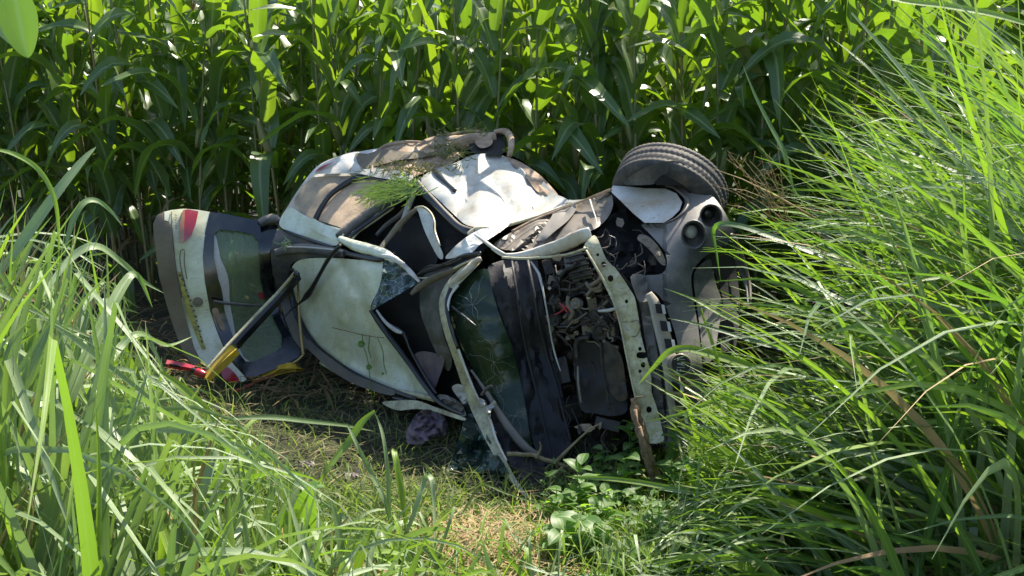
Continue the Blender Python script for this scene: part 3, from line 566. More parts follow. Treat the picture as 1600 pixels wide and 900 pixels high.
# --- bumper cover, grille
sheet('painted_bumper_corner', [(953,298),(958,290),(975,291),(1005,294),(1040,295),(1057,302),(1066,316),(1062,328),(1050,340),(1037,348),(1007,348),(990,334),(974,318)], M['whited'], off=-.05, crumple=.006, th=.012, smooth=False)
bumper = sheet('front_bumper', [(1040,288),(1062,285),(1085,287),(1102,296),(1122,316),(1138,342),(1146,364),(1132,382),(1116,392),(1100,402),(1086,418),(1080,436),(1084,470),(1092,520),(1098,580),(1100,640),(1098,700),(1040,706),(1036,660),(1028,600),(1020,540),(1008,470),(1000,440),(985,432),(1010,430),(1032,428),(1041,418),(1041,400),(1032,384),(1016,366),(1002,349),(1036,349),(1060,336),(1070,316),(1060,300)], M['bumper'], off=-.02, crumple=.004, cs=60, th=.014, step=6,
   holes=[[(1084+17.5*math.cos(q), 367+21*math.sin(q)) for q in [k*math.pi/8 for k in range(16)]], [(1111+16*math.cos(q), 338+17.5*math.sin(q)) for q in [k*math.pi/8 for k in range(16)]], [(1012,458),(1030,462),(1048,500),(1060,545),(1062,600),(1070,650),(1066,670),(1052,672),(1044,620),(1032,560),(1020,500)]],
   dep=lambda x, y: (.03 if x < 1040 and y > 350 else 0))
for (x, y, rx, ry) in ((1084,367,17.5,21), (1111,338,16,17.5)):
    f = empty('x', W(x, y, D(x, y))) if False else None
    def ring(r0, d): return [W(x + rx*r0*math.cos(q), y + ry*r0*math.sin(q), D(x, y) + d) for q in [k*math.pi/12 for k in range(24)]]
    mb = MB(); rs_ = [ring(1.14, -.022), ring(1.06, -.036), ring(.98, -.028), ring(.84, .07), ring(.4, .09)]
    vs = [v for r in rs_ for v in r]; vs.append(W(x, y, D(x, y)+.09))
    mb.add(vs, [(k*24+i, k*24+(i+1) % 24, (k+1)*24+(i+1) % 24, (k+1)*24+i) for k in range(4) for i in range(24)] + [(96+i, 96+(i+1) % 24, 120) for i in range(24)])
    fb = mb.build('fog_lamp_housing', M['bumper'], bumper)
    mb = MB(); c = W(x-6, y-5, D(x, y)+.05); a = (Vector((.35, -.9, .1))).normalized(); u = a.cross(Vector((0, 0, 1))).normalized(); v2 = u.cross(a)
    R_ = [(.034, 0), (.034, .02), (.026, .026), (.014, .032), (.004, .034)]
    vs = [c + u*math.cos(q)*r + v2*math.sin(q)*r + a*h for r, h in R_ for q in [k*math.pi/8 for k in range(16)]]
    mb.add(vs, [(k*16+i, k*16+(i+1) % 16, (k+1)*16+(i+1) % 16, (k+1)*16+i) for k in range(4) for i in range(16)] + [tuple(64+i for i in range(16))])
    mb.build('fog_lamp', M['trimlight'] if x < 1100 else M['black'], bumper)
sheet('lower_bumper_insert', [(1084,432),(1092,416),(1109,405),(1114,424),(1120,448),(1128,474),(1122,520),(1114,560),(1100,560),(1092,500),(1086,460)], M['bumper'], off=.0, crumple=.006, th=.03, smooth=True)
sheet('lower_intake', [(1100,402),(1118,392),(1132,384),(1146,400),(1152,430),(1156,480),(1150,540),(1130,560),(1124,500),(1130,470),(1118,430)], M['dark'], off=.1, crumple=.01)
bar('bumper_lip', [(1142,366,6),(1150,384,7),(1156,408,16),(1162,430,13),(1168,452,8),(1170,480,6)], M['bumper'], off=-.06, flat=.6)
bar('bumper_lip_edge', [(1148,370,4),(1158,392,4),(1166,420,5),(1172,446,5),(1173,470,4)], M['tanpl'], off=-.08)
gr = bar('grille_bar', [(1013,458,12),(1022,474,19),(1030,500,24),(1038,530,26),(1045,560,26),(1050,590,26),(1055,625,28),(1058,660,22)], M['grille'], off=-.085, flat=.3)
for (x, y, wd, h) in ((1030,482,11,15),(1038,509,12,16),(1045,537,12,16),(1057,603,13,17),(1061,627,13,16),(1064,652,13,18)):
    t = .18 if y < 560 else .1
    q = [(x-wd/2-t*h/2, y-h/2), (x+wd/2-t*h/2, y-h/2+1), (x+wd/2+t*h/2, y+h/2+1), (x-wd/2+t*h/2, y+h/2)]
    g1 = sheet('grille_opening', q, M['dark'], parent=gr, off=-.125, th=.02, smooth=False)
    sheet('grille_opening_edge', [(q[1][0]-1, q[1][1]), (q[1][0]+4, q[1][1]+1), (q[2][0]+4, q[2][1]), (q[2][0]-1, q[2][1])], M['trimlight'], parent=gr, off=-.13, th=.02, smooth=False)
sheet('radiator_air_duct', [(985,433),(1008,432),(1014,470),(1022,520),(1030,570),(1038,640),(1040,690),(1030,690),(1024,640),(1016,580),(1006,520),(1000,480)], M['grey'], off=-.03, crumple=.015, cs=20, th=.02)
# round emblem, letters standing as in the photo (reading up the picture)
ec = W(1064, 570, D(1064, 570) - .13); ea = (cam.location - ec).normalized(); ea = (ea + Vector((.25, 0, .05))).normalized()
eu = Vector((-.02, .0, 1)); eu = (eu - ea * eu.dot(ea)).normalized(); er = eu.cross(ea).normalized()
mb = MB(); prof = [(.056, -.08), (.056, .0), (.051, .008), (.046, .0), (.044, -.002), (.0001, .002)]
vs = [ec + er*math.cos(q)*r + eu*math.sin(q)*r + ea*h for r, h in prof for q in [k*math.pi/16 for k in range(32)]]
mb.add(vs, [(k*32+i, k*32+(i+1) % 32, (k+1)*32+(i+1) % 32, (k+1)*32+i) for k in range(5) for i in range(32)])
emb = mb.build('round_emblem', M['alloy'], bumper)
mb = MB(); vs = [ec + er*math.cos(q)*.045 + eu*math.sin(q)*.045 + ea*.003 for q in [k*math.pi/16 for k in range(32)]]; mb.add(vs, [tuple(range(32))]); mb.build('emblem_disc', M['cowl'], emb, smooth=False)
tcu = bpy.data.curves.new('t', 'FONT'); tcu.body = 'FIAT'; tcu.size = .037; tcu.extrude = .0015; tcu.align_x = 'CENTER'; tcu.align_y = 'CENTER'; tcu.space_character = 1.3
to = bpy.data.objects.new('t', tcu); COL.objects.link(to); bpy.context.view_layer.update()
tm = bpy.data.meshes.new_from_object(to.evaluated_get(bpy.context.evaluated_depsgraph_get())); bpy.data.objects.remove(to)
ca, sa = math.cos(rad(82)), math.sin(rad(82))
for v in tm.vertices:
    x, y, z = v.co.x * .78, v.co.y * 1.5, v.co.z; X, Y = x*ca - y*sa, x*sa + y*ca
    v.co = ec + er*X + eu*Y + ea*(z + .006)
tm.materials.clear(); tm.materials.append(M['trimlight']); link_mesh('lettering', tm, emb)

# --- front wheel, thrown over on its axle
wheel_c = W(1046, 301, 5.72); wu = Vector((.38, .68, .62)).normalized()
wa = wu.cross(Vector((0, 0, 1))).normalized(); wb = wu.cross(wa).normalized()
we = bpy.data.objects.new('front_wheel', None); COL.objects.link(we); we.parent = car; we.location = wheel_c - WPOS[car.name]; WPOS[we.name] = wheel_c
prof = [(.20, -.085), (.235, -.098), (.275, -.098), (.300, -.085)] + [(.318, h) for h in (-.070, -.052, -.046, -.038, -.020, -.014, -.006, .006, .014, .020, .038, .046, .052, .070)] + [(.300, .085), (.275, .098), (.235, .098), (.20, .085)]
def tread(r, h, k, i):
    if r > .31:
        groove = i in (6, 10, 11, 15)
        lug = ((k + int(abs(h) * 110)) % 4 == 0)
        return r - (.006 if groove else .005 if lug else 0), h
    if .29 < r < .31 and k % 4 < 2: return r - .006, h*1.03
    return r, h
lathe(prof, 264, wheel_c, wu, wa, wb, 'tyre', M['rubber'], we, tread)
lathe([(.205, -.085), (.195, -.09), (.185, -.06), (.175, .0), (.17, .03), (.08, .04), (.06, .0), (.055, -.03), (.001, -.03)], 40, wheel_c, wu, wa, wb, 'rim', M['dark'], we)
sheet('wheel_arch_flare', [(976,288),(984,276),(1000,266),(1022,256),(1040,252),(1058,252),(1072,258),(1084,272),(1076,271),(1060,267),(1042,271),(1030,277),(1024,286),(1010,289)], M['bumper'], local=[(976,288,5.6),(1030,256,5.45),(1084,272,5.45),(1030,285,5.5)], th=.03, crumple=.004)
bar('wheel_arch_hook', [(1026,288,5),(1040,283,6),(1058,279,6),(1078,278,6),(1094,284,5),(1104,294,4)], M['black'], off=-.1, flat=.8)
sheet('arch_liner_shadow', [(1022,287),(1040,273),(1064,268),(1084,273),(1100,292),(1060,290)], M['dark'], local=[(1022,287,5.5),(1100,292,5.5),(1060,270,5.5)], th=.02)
bar('bumper_seam', [(1040,290,4),(1052,293,5),(1066,304,6),(1076,316,6),(1070,330,5),(1056,342,4),(1040,349,3)], M['grey'], off=-.065, flat=.5)

# --- open tailgate
tg = empty('x', W(330, 460, 6.6)); tg.name = 'open_tailgate'; WPOS[tg.name] = WPOS.get('x', Vector(W(330, 460, 6.6))); tg.parent = car; tg.location = WPOS[tg.name] - WPOS[car.name]
TG = dict(parent=tg)
sheet('tailgate_bumper_strip', [(246,335),(257,331),(257,345),(265,348),(269,360),(270,385),(276,430),(284,470),(294,510),(304,545),(314,566),(300,570),(284,545),(270,508),(258,468),(248,430),(243,390),(239,350)], M['tanpl'], off=-.02, th=.07, crumple=.004, smooth=False, **TG)
sheet('tailgate_skin', [(256,331),(268,328),(287,326),(310,328),(328,331),(325,345),(319,380),(317,405),(320,440),(328,485),(338,515),(348,540),(362,566),(386,592),(380,597),(368,594),(348,576),(322,572),(312,560),(302,540),(292,505),(282,462),(274,425),(270,385),(268,360),(264,346),(257,344)], M['roofw'], th=.05, crumple=.005, smooth=False, **TG)
bar('tailgate_seam', [(268,330,1.6),(268,345,1.6),(270,372,1.6),(275,420,1.6),(284,465,1.6)], M['tanpl'], off=-.006, **TG)
sheet('tail_light', [(286,328),(294,327),(310,330),(306,350),(299,368),(290,377),(281,380),(280,372),(281,350)], M['red'], off=-.03, th=.03, smooth=False, **TG)
sheet('tail_light_reflector', [(286,328),(289,328),(288,350),(287,379),(281,380),(280,372),(281,350)], M['amber'], off=-.036, th=.03, smooth=False, **TG)
for k in range(6): bar('model_lettering', [(273.5+(k % 2), 335+k*4, 1.2), (276, 337+k*4, 1.3)], M['grey'], off=-.008, **TG)
bar('body_sticker_outline', [(282,392,1.4),(288,391,1.4),(288,412,1.4),(292,436,1.4)], M['tanpl'], off=-.008, **TG)
bar('body_sticker_outline', [(282,392,1.4),(281,405,1.4),(284,425,1.4),(289,445,1.4)], M['tanpl'], off=-.008, **TG)
sheet('yellow_sticker', [(278,425),(284,424),(292,455),(302,490),(312,518),(322,545),(316,546),(304,518),(292,488),(284,458)], M['sticker'], off=-.008, th=.006, smooth=False, **TG)
for k in range(14):
    t = k / 13; x = 281 + 34*t + 3*math.sin(3*t); y = 430 + 104*t
    bar('sticker_mark', [(x-1, y-1, 2), (x+1.5+(k % 3)*.6, y+1.5-(k % 2)*2, 2)], M['black'], off=-.016, per=2, seg=6, **TG)
lg = lathe([(.001, .012), (.022, .011), (.027, .008), (.029, .010), (.032, .010), (.033, 0)], 24, W(309, 472, D(309, 472)), Vector((.25, -.95, .1)).normalized(), Vector((.97, .25, 0)), Vector((0, .1, 1)), 'tailgate_badge', M['tanpl'], tg)
sheet('tailgate_window_frame', [(328,331),(350,334),(380,340),(406,345),(408,370),(408,395),(412,420),(420,448),(430,476),(446,510),(470,550),(466,558),(436,574),(400,588),(389,592),(368,568),(350,540),(338,512),(328,480),(320,440),(317,400),(320,365)], M['blackb'], off=.0, th=.04, smooth=False, crumple=.002,
   holes=[[(335,364),(344,359),(370,361),(394,366),(404,376),(405,398),(407,440),(414,465),(428,500),(440,524),(440,542),(430,550),(396,565),(384,565),(372,550),(362,520),(352,490),(342,440),(334,400)]], **TG)
sheet('tailgate_glass', [(332,358),(345,356),(396,363),(408,374),(409,440),(418,465),(444,524),(443,545),(396,568),(382,568),(368,550),(350,490),(330,400)], M['hatchglass'], off=.025, th=.005, **TG)
sheet('glass_inner_trim', [(333,366),(338,372),(342,390),(345,405),(354,425),(358,445),(359,470),(364,500),(370,530),(380,556),(392,566),(384,568),(372,556),(362,536),(352,506),(350,480),(346,450),(336,424),(331,400),(330,380)], M['trimlight'], off=.012, th=.01, **TG)  # wavy pale strip along the left edge of the glass
bar('wiper_arm', [(334,470,3.5),(346,473,5),(368,475,4.5),(392,477,4),(412,476,3)], M['grey'], off=-.04, **TG)
sheet('wiper_motor_cover', [(331,484),(340,482),(345,498),(352,512),(346,516),(338,500)], M['brown'], off=-.015, th=.02, **TG)
sheet('lower_tail_light', [(350,572),(362,578),(374,594),(366,598),(352,594),(346,584)], M['red'], off=-.04, th=.03, **TG)
sheet('red_tag', [(403,459),(412,457),(416,464),(408,467)], M['red'], off=.015, th=.01, **TG)
bar('hatch_hinge_cover', [(405,350,12),(416,344,15),(428,342,15),(437,346,10)], M['grey'], off=.0, flat=1, **TG)
sheet('hatch_hinge_panel', [(405,352),(420,352),(434,352),(428,372),(424,400),(428,440),(436,478),(446,508),(440,506),(428,478),(418,448),(410,420),(408,395)], M['blackb'], off=.05, th=.05, **TG)
bar('gas_strut', [(465,432,4),(466,455,4),(468,500,4.5),(472,540,5),(474,554,5)], M['strutgold'], off=-.12, flat=1, **TG)
bar('gas_strut_mount', [(474,554,4),(466,562,4),(456,568,3)], M['strutgold'], off=-.14, flat=1, **TG)
sheet('hatch_aperture_panel', [(456,414),(450,440),(456,480),(470,520),(474,548),(460,530),(444,494),(436,450),(436,420)], M['black'], off=.01)

# --- separate things near the wreck
# webbing strap with black sleeve holding the tailgate
def thing_bar(name, pts, mat, parent, off=0, **k): return bar(name, pts, mat, parent=parent, off=off, **k)
st = empty('strap', (-2.1, 6.0, .1)); tag(st, 'taut yellow strap in a black sleeve running from the tailgate down to a red ratchet', 'strap'); st.name = 'lashing_strap'; WPOS['lashing_strap'] = Vector((-2.1, 6.0, .1))
bar('sleeve', [(464,432,15),(440,460,15),(410,492,16),(380,524,17),(366,540,17)], M['black'], parent=st, off=-.22, square=True, flat=1)
bar('sleeve_edge', [(460,427,5),(436,455,5),(406,486,5),(374,520,5),(350,546,5),(322,578,4)], M['cream'], parent=st, off=-.27, flat=.6)
bar('webbing', [(368,546,18),(352,560,20),(336,576,18),(322,592,12)], M['yellow'], parent=st, off=-.22, square=True, flat=.6)
bar('strap_bolt', [(460,426,9),(466,430,9)], M['black'], parent=st, off=-.26, flat=1)
rt = bar('ratchet', [(260,568,11),(276,571,11),(290,573,10),(304,576,8)], M['redp'], parent=st, off=-.3, square=True, flat=.9)
bar('ratchet_slot', [(264,570,4),(282,573,4)], M['dark'], parent=st, off=-.36)
bar('ratchet_pin', [(300,578,8),(308,580,8),(314,584,8)], M['black'], parent=st, off=-.32, flat=1)
bar('ratchet_knob', [(306,580,11),(313,583,13),(320,586,11)], M['redp'], parent=st, off=-.36, flat=1)
sl = empty('strap_loop', Gd(430, 585)); sl.name = 'slack_strap'; WPOS['slack_strap'] = Gd(430, 585); tag(sl, 'slack yellow webbing strap bunched on the ground below the open tailgate', 'strap')
def gstrip(name, pts, wd, mat, parent, z=.03, per=5, zs=None):
    P = catmull([(p[0], p[1], p[2] if len(p) > 2 else z) for p in pts], per); mb = MB()
    q = [Gd(a, b, c) for a, b, c in P]; mb.strip(q, [wd]*len(q), up=Vector((0, -.5, .86)), fold=.2); return mb.build(name, mat, parent)
gstrip('webbing', [(392,592,.03),(412,585,.05),(432,577,.08),(450,572,.12),(466,574,.10),(470,580,.05)], .055, M['yellow'], sl)
gstrip('webbing', [(396,598,.03),(420,588,.04),(448,580,.06),(468,578,.05)], .04, M['yellow'], sl)
gstrip('cord', [(365,612,.02),(390,602,.03),(415,590,.05),(428,586,.05)], .02, M['redp'], sl)
cb = bar('loose_cable', [(532,383,6),(515,402,7),(500,428,6),(488,450,8),(480,462,10),(470,472,4),(455,484,3),(442,498,3)], M['black'], parent=car, off=-.13, flat=1)
# clothes under the wreck
cl = sheet('dropped_garment', [(650,648),(662,640),(680,642),(694,652),(700,670),(690,684),(668,688),(650,700),(638,694),(634,680),(640,664)], M['cloth'], local=[(660,645,5.62),(650,697,5.38),(695,670,5.5)], crumple=.06, cs=14, th=.012, step=5)
wm = cl.matrix_world; cl.parent = None; cl.location = WPOS[cl.name]; tag(cl, 'purple grey garment hanging out from under the crushed door onto the ground', 'clothing')
def plant_hit(): pass
# broken stump
P = [W(*p) for p in [(990,622,4.78),(996,650,4.76),(1006,690,4.74),(1016,724,4.72),(1028,757,4.72),(1036,790,4.7)]]
P = [Vector(p) for p in catmull([tuple(p) for p in P], 6)]; mb = MB()
for i, p in enumerate(P): p.x += .012*noise.noise(p*25); 
mb.tube(P, [.016 + .014*min(1, i/8) + .008*noise.noise(p*40) for i, p in enumerate(P)], 12, .8)
stump = mb.build('broken_branch', M['wood']); tag(stump, 'upright splintered brown branch stub leaning against the radiator support', 'branch')
def splinter(a, b, r, m=M['wood']):
    mb = MB(); pts = [a.lerp(b, t) + Vector((noise.noise(a*9+Vector((t*3, 0, 0))), 0, noise.noise(b*7+Vector((0, t*3, 0)))))*r*2 for t in (0, .35, .7, 1)]; mb.tube(pts, [r, r*.9, r*.6, r*.1], 6); return mb
for (a, b, r) in (((992,640,4.74),(1008,690,4.69),.010), ((1000,670,4.70),(1020,735,4.67),.012), ((990,624,4.76),(1004,616,4.74),.006), ((1004,690,4.70),(1026,752,4.68),.009), ((988,630,4.76),(986,660,4.76),.005)):
    splinter(W(*a), W(*b), r).build('splinter', M['wood'], stump)
def branch(name, label, pts, r0, r1, mat, cat='branch', subs=()):
    P = [Vector(p) for p in catmull([tuple(W(*p)) for p in pts], 6)]; mb = MB()
    P = [p + Vector((0, 0, .02*noise.noise(p*12))) for p in P]
    mb.tube(P, [r0 + (r1-r0)*i/(len(P)-1) for i in range(len(P))], 8)
    for s in subs:
        Q = [Vector(p) for p in catmull([tuple(W(*p)) for p in s], 5)]; mb.tube(Q, [r1*1.2*(1-.8*i/(len(Q)-1)) for i in range(len(Q))], 6)
    return tag(mb.build(name, mat), label, cat)
branch('fallen_branch', 'long dead branch lying along the ground under the engine bay', [(792,708,4.95),(826,712,4.95),(856,720,4.93),(890,732,4.92),(930,742,4.9),(965,744,4.9)], .012, .009, M['twig'],
  subs=[[(866,724,4.92),(890,700,4.9),(918,674,4.88),(940,660,4.87)],[(880,730,4.9),(860,750,4.85),(872,775,4.75)],[(885,730,4.9),(905,715,4.88),(920,712,4.86)],[(905,736,4.9),(900,752,4.85),(888,762,4.8)],[(838,716,4.93),(845,700,4.93),(843,690,4.92)]])

# ================================================================== GROUND
def build_ground():
    xs = list(np.linspace(-6, 6, 81)); ys = list(np.linspace(1, 10, 61)); xs = [-90, -30, -12] + xs + [12, 30, 90]; ys = [-60, -20, -4] + ys + [14, 30, 150]
    vs = []; 
    for y in ys:
        for x in xs:
            z = 0
            if abs(x) < 6 and 1 < y < 10: z = .03*noise.noise(Vector((x*1.5, y*1.5, 0))) + .012*noise.noise(Vector((x*6, y*6, 3))) - .02
            vs.append((x, y, z))
    n = len(xs); mb = MB(); mb.add(vs, [(j*n+i, j*n+i+1, (j+1)*n+i+1, (j+1)*n+i) for j in range(len(ys)-1) for i in range(n-1)])
    o = mb.build('ground', M['ground'], centre=False); tag(o, kind='structure')
build_ground()

# ================================================================== MAIZE
def maize_leaf_pts(L, e0, e1, tw, n, rr, curve=.9):
    p = Vector((0, 0, 0)); pts = [p.copy()]; side = []; az = 0
    b = rr.uniform(.25, .6)
    for i in range(n):
        t = i / n; tt = 1/(1+math.exp(-(t-b)*9)); e = e0 + (e1-e0)*tt; az += tw/n
        p = p + Vector((math.cos(e)*math.cos(az), math.cos(e)*math.sin(az), math.sin(e)))*(L/n); pts.append(p.copy())
    roll = rr.uniform(-.3, .3); rt = rr.uniform(-1.6, 1.6)
    for i in range(n+1):
        t = (pts[min(i+1, n)]-pts[max(i-1, 0)]).normalized(); s = t.cross(Vector((0, 0, 1)))
        s = s.normalized() if s.length > 1e-3 else Vector((0, 1, 0)); s = Matrix.Rotation(roll + rt*(i/n)**1.5, 3, t) @ s; side.append(s)
    return pts, side
def wprof(t, w): return w * max(.04, (min(1, .45 + t*3.2)) * (1 - t**2.6)**.9)
def add_maize_leaf(mb, rr, L, wd, e0, e1, n=12, across=4, M0=None):
    pts, side = maize_leaf_pts(L, e0, e1, rr.uniform(-.5, .5), n, rr)
    if M0: pts = [M0 @ p for p in pts]; R3 = M0.to_3x3(); side = [R3 @ s for s in side]
    mb.strip(pts, [wprof(i/n, wd) for i in range(n+1)], fold=.35, sides=side, across=across, wave=.10 if across > 2 else 0, seed=rr.uniform(0, 6))
CR = random.Random(3)
LEAF = []
for k in range(16):
    mb = MB(); add_maize_leaf(mb, CR, 1, .165, rad(CR.uniform(52, 78)), rad(CR.uniform(-80, -25)), 12, 4); LEAF.append(mb.mesh('leaf', M['corn']))
UPLEAF = []
for k in range(6):
    mb = MB(); add_maize_leaf(mb, CR, 1, .15, rad(CR.uniform(66, 82)), rad(CR.uniform(-20, 50)), 12, 4); UPLEAF.append(mb.mesh('leaf', M['corn']))
DEADL = []
for k in range(4):
    mb = MB(); add_maize_leaf(mb, CR, 1, .07, rad(30), rad(-88), 10, 2); DEADL.append(mb.mesh('dead_leaf', M['dead']))
def stalk_mb(mb, H, rr):
    pts = []; rs = []; lx, ly = rr.uniform(-.05, .05), rr.uniform(-.05, .05)
    for i in range(13):
        t = i/12; pts.append(Vector((lx*t*t*H, ly*t*t*H, H*t))); rs.append(.016*(1-.6*t)*(1.18 if i % 2 else .92))
    mb.tube(pts, rs, 7); return lx, ly
STALK = []
for k in range(4):
    mb = MB(); stalk_mb(mb, 2.6, CR); STALK.append(mb.mesh('stalk', M['stalk']))
mb = MB(); mb.tube([Vector((0, 0, 0)), Vector((.02, 0, .05)), Vector((.045, 0, .13)), Vector((.06, 0, .21)), Vector((.068, 0, .27))], [.014, .027, .030, .020, .004], 9); EAR = mb.mesh('ear', M['cornear'])
mb = MB()
for k in range(9):
    a = CR.uniform(0, 6.3); e = CR.uniform(.05, .5); p = Vector((0, 0, 0)); q = Vector((math.cos(a)*e*.3, math.sin(a)*e*.3, .3)); mb.tube([p, p.lerp(q, .5)+Vector((0, 0, .03)), q], [.003, .004, .002], 4)
TASSEL = mb.mesh('tassel', M['drystem'])
def place(me, parent, loc, rot, sc, name=None):
    o = bpy.data.objects.new(name or me.name.split('.')[0], me); COL.objects.link(o); o.parent = parent; o.location = loc; o.rotation_euler = rot; o.scale = (sc, sc, sc) if not isinstance(sc, tuple) else sc; return o
def leaf_plan(rr, H):
    out = []; h = rr.uniform(.25, .4); a = rr.uniform(0, 6.28)
    while h < H - .1:
        out.append((h, a + rr.uniform(-.45, .45))); a += math.pi; h += rr.uniform(.13, .19)
    return out
def maize(x, y, rr, label, group):
    H = rr.uniform(2.4, 2.9); lx = rr.uniform(-.08, .08); traits = []; dead = 0
    root = empty('maize_plant', (x, y, 0)); root.rotation_euler = (rr.uniform(-.05, .05), lx, 0)
    place(rr.choice(STALK), root, (0, 0, 0), (0, 0, rr.uniform(0, 6)), (1, 1, H/2.6))
    for h, a in leaf_plan(rr, H):
        if h < 1.15 and rr.random() < .12: continue
        if h < .95 and rr.random() < .45: place(rr.choice(DEADL), root, (0, 0, h), (0, 0, a), rr.uniform(.45, .7)); dead += 1; continue
        t = h / H; sc = rr.uniform(.78, 1.12) * (1 - .35*abs(t-.6))
        place(rr.choice(LEAF if t < .62 or (t < .8 and rr.random() < .4) else UPLEAF), root, (0, 0, h), (rr.uniform(-.15, .15), 0, a), sc)
    if abs(lx) > .035: traits.append('leaning right' if lx > 0 else 'leaning left')
    if rr.random() < .65: place(EAR, root, (0, 0, rr.uniform(1.15, 1.5)), (0, 0, rr.uniform(0, 6.3)), rr.uniform(.9, 1.2)); traits.append('with ear')
    if rr.random() < .5: place(TASSEL, root, (0, 0, H-.03), (0, 0, rr.uniform(0, 6)), 1)
    if dead > 1: traits.append('dry below')
    tag(root, label + (' ' + ' '.join(traits) if traits else ''), 'maize', group); return root
# whole plants as single meshes for the ranks behind
def whole_mesh(rr, lowres=False, mb=None, M0=None):
    own = mb is None; mb = mb or MB(); H = rr.uniform(2.45, 2.85); M0 = M0 or Matrix.Identity(4)
    mb.m = 1; mb.tube([M0 @ Vector((0, 0, z)) for z in (0, .9, 1.8, H)], [.016, .014, .010, .004], 5)
    for h, a in leaf_plan(rr, H):
        L0 = M0 @ Matrix.Translation((0, 0, h)) @ Matrix.Rotation(a, 4, 'Z'); t = h/H
        if h < .9 and rr.random() < .4: mb.m = 2; add_maize_leaf(mb, rr, rr.uniform(.4, .65), .05, rad(30), rad(-88), 6, 1, L0); continue
        mb.m = 0; add_maize_leaf(mb, rr, rr.uniform(.7, .95)*(1-.35*abs(t-.6)), .12, rad(rr.uniform(52, 80)), rad(rr.uniform(-80, 0) if t < .65 else rr.uniform(-20, 50)), 8 if lowres else 10, 2, L0)
    if rr.random() < .6 and not lowres:
        mb.m = 3; E0 = M0 @ Matrix.Translation((0, 0, rr.uniform(1.15, 1.5))) @ Matrix.Rotation(rr.uniform(0, 6), 4, 'Z')
        mb.tube([E0 @ Vector(p) for p in ((0, 0, 0), (.03, 0, .08), (.05, 0, .16), (.065, 0, .26))], [.014, .029, .026, .004], 7)
    return mb
CM = [M['corn'], M['stalk'], M['dead'], M['cornear']]
WHOLE = [whole_mesh(CR).mesh('maize_plant', CM) for k in range(12)]
# field edge runs from far left to near right
E0, E1 = Vector((-8.5, 10.5)), Vector((6.0, 5.6)); EL = (E1-E0).length; ed_ = (E1-E0)/EL; en = Vector((-ed_.y, ed_.x))
cnt_parts = cnt_all = 0; stuff = MB()
def band(px):
    return 'left of the tailgate' if px < 240 else 'behind the open tailgate' if px < 450 else 'behind the rear wheel arch' if px < 800 else 'behind the crushed bonnet' if px < 950 else 'behind the upturned front wheel' if px < 1150 else 'behind the right grass bank'
for row in range(11):
    u = CR.uniform(0, .2)
    while u < EL:
        p = E0 + ed_*u + en*(row*.52 + CR.uniform(-.07, .07)); u += CR.uniform(.22, .33)
        px, py = pix(Vector((p.x, p.y, 1.5)))
        if not -130 < px < 1730: continue
        if row < 2 and cnt_all < 300:
            maize(p.x, p.y, CR, 'maize plant in %s row %s' % (('first', 'second')[row], band(px)), 'maize plants along the edge of the field'); cnt_all += 1
        elif cnt_all < 300:
            o = bpy.data.objects.new('maize_plant', CR.choice(WHOLE)); COL.objects.link(o); o.location = (p.x, p.y, 0); o.rotation_euler = (CR.uniform(-.05, .05), CR.uniform(-.05, .05), CR.uniform(0, 6.28)); o.scale = (1, 1, CR.uniform(.96, 1.08))
            tag(o, 'tall green maize plant in a deeper row %s' % band(px), 'maize', 'maize plants deeper in the field'); cnt_all += 1
        else:
            if row > 4: u += .1
            whole_mesh(CR, True, stuff, Matrix.Translation((p.x, p.y, 0)) @ Matrix.Scale(1 + .02*row, 4))
o = stuff.build('maize_field', CM, centre=False); tag(o, 'dense mass of maize filling the field beyond the front rows', 'maize', kind='stuff')

# ================================================================== GRASS
def blade(mb, root, az, L, wd, e0, e1, rr, n=8, kink=None, across=2, fold=.3, gz=0):
    p = root.copy(); pts = [p.copy()]; sides = []; a = az; tw = rr.uniform(-.5, .5); roll = rr.uniform(-.9, .9); rt = rr.uniform(-1.2, 1.2)
    for i in range(n):
        t = (i+.5)/n; e = e0 + (e1-e0)*t**1.4
        if kink and t > kink[0]: e = kink[1]
        a += tw/n
        p = p + Vector((math.cos(e)*math.cos(a), math.cos(e)*math.sin(a), math.sin(e)))*(L/n)
        if p.z < .01: p.z = .01
        pts.append(p.copy())
    for i in range(n+1):
        t = (pts[min(i+1, n)]-pts[max(i-1, 0)]).normalized(); s = t.cross(Vector((0, 0, 1)))
        s = s.normalized() if s.length > 1e-3 else Vector((math.sin(a), -math.cos(a), 0)); sides.append(Matrix.Rotation(roll+rt*i/n, 3, t) @ s)
    ws = [wd * max(.03, min(1, .5+i/n*2.5) * (1-(i/n)**2.2)) for i in range(n+1)]
    mb.strip(pts, ws, sides=sides, fold=fold, across=across)
def lerp_tab(tab, x):
    for (a, b), (c, d) in zip(tab, tab[1:]):
        if x <= c: return b + (d-b)*(x-a)/(c-a) if x >= a else tab[0][1]
    return tab[-1][1]
GR = random.Random(12)
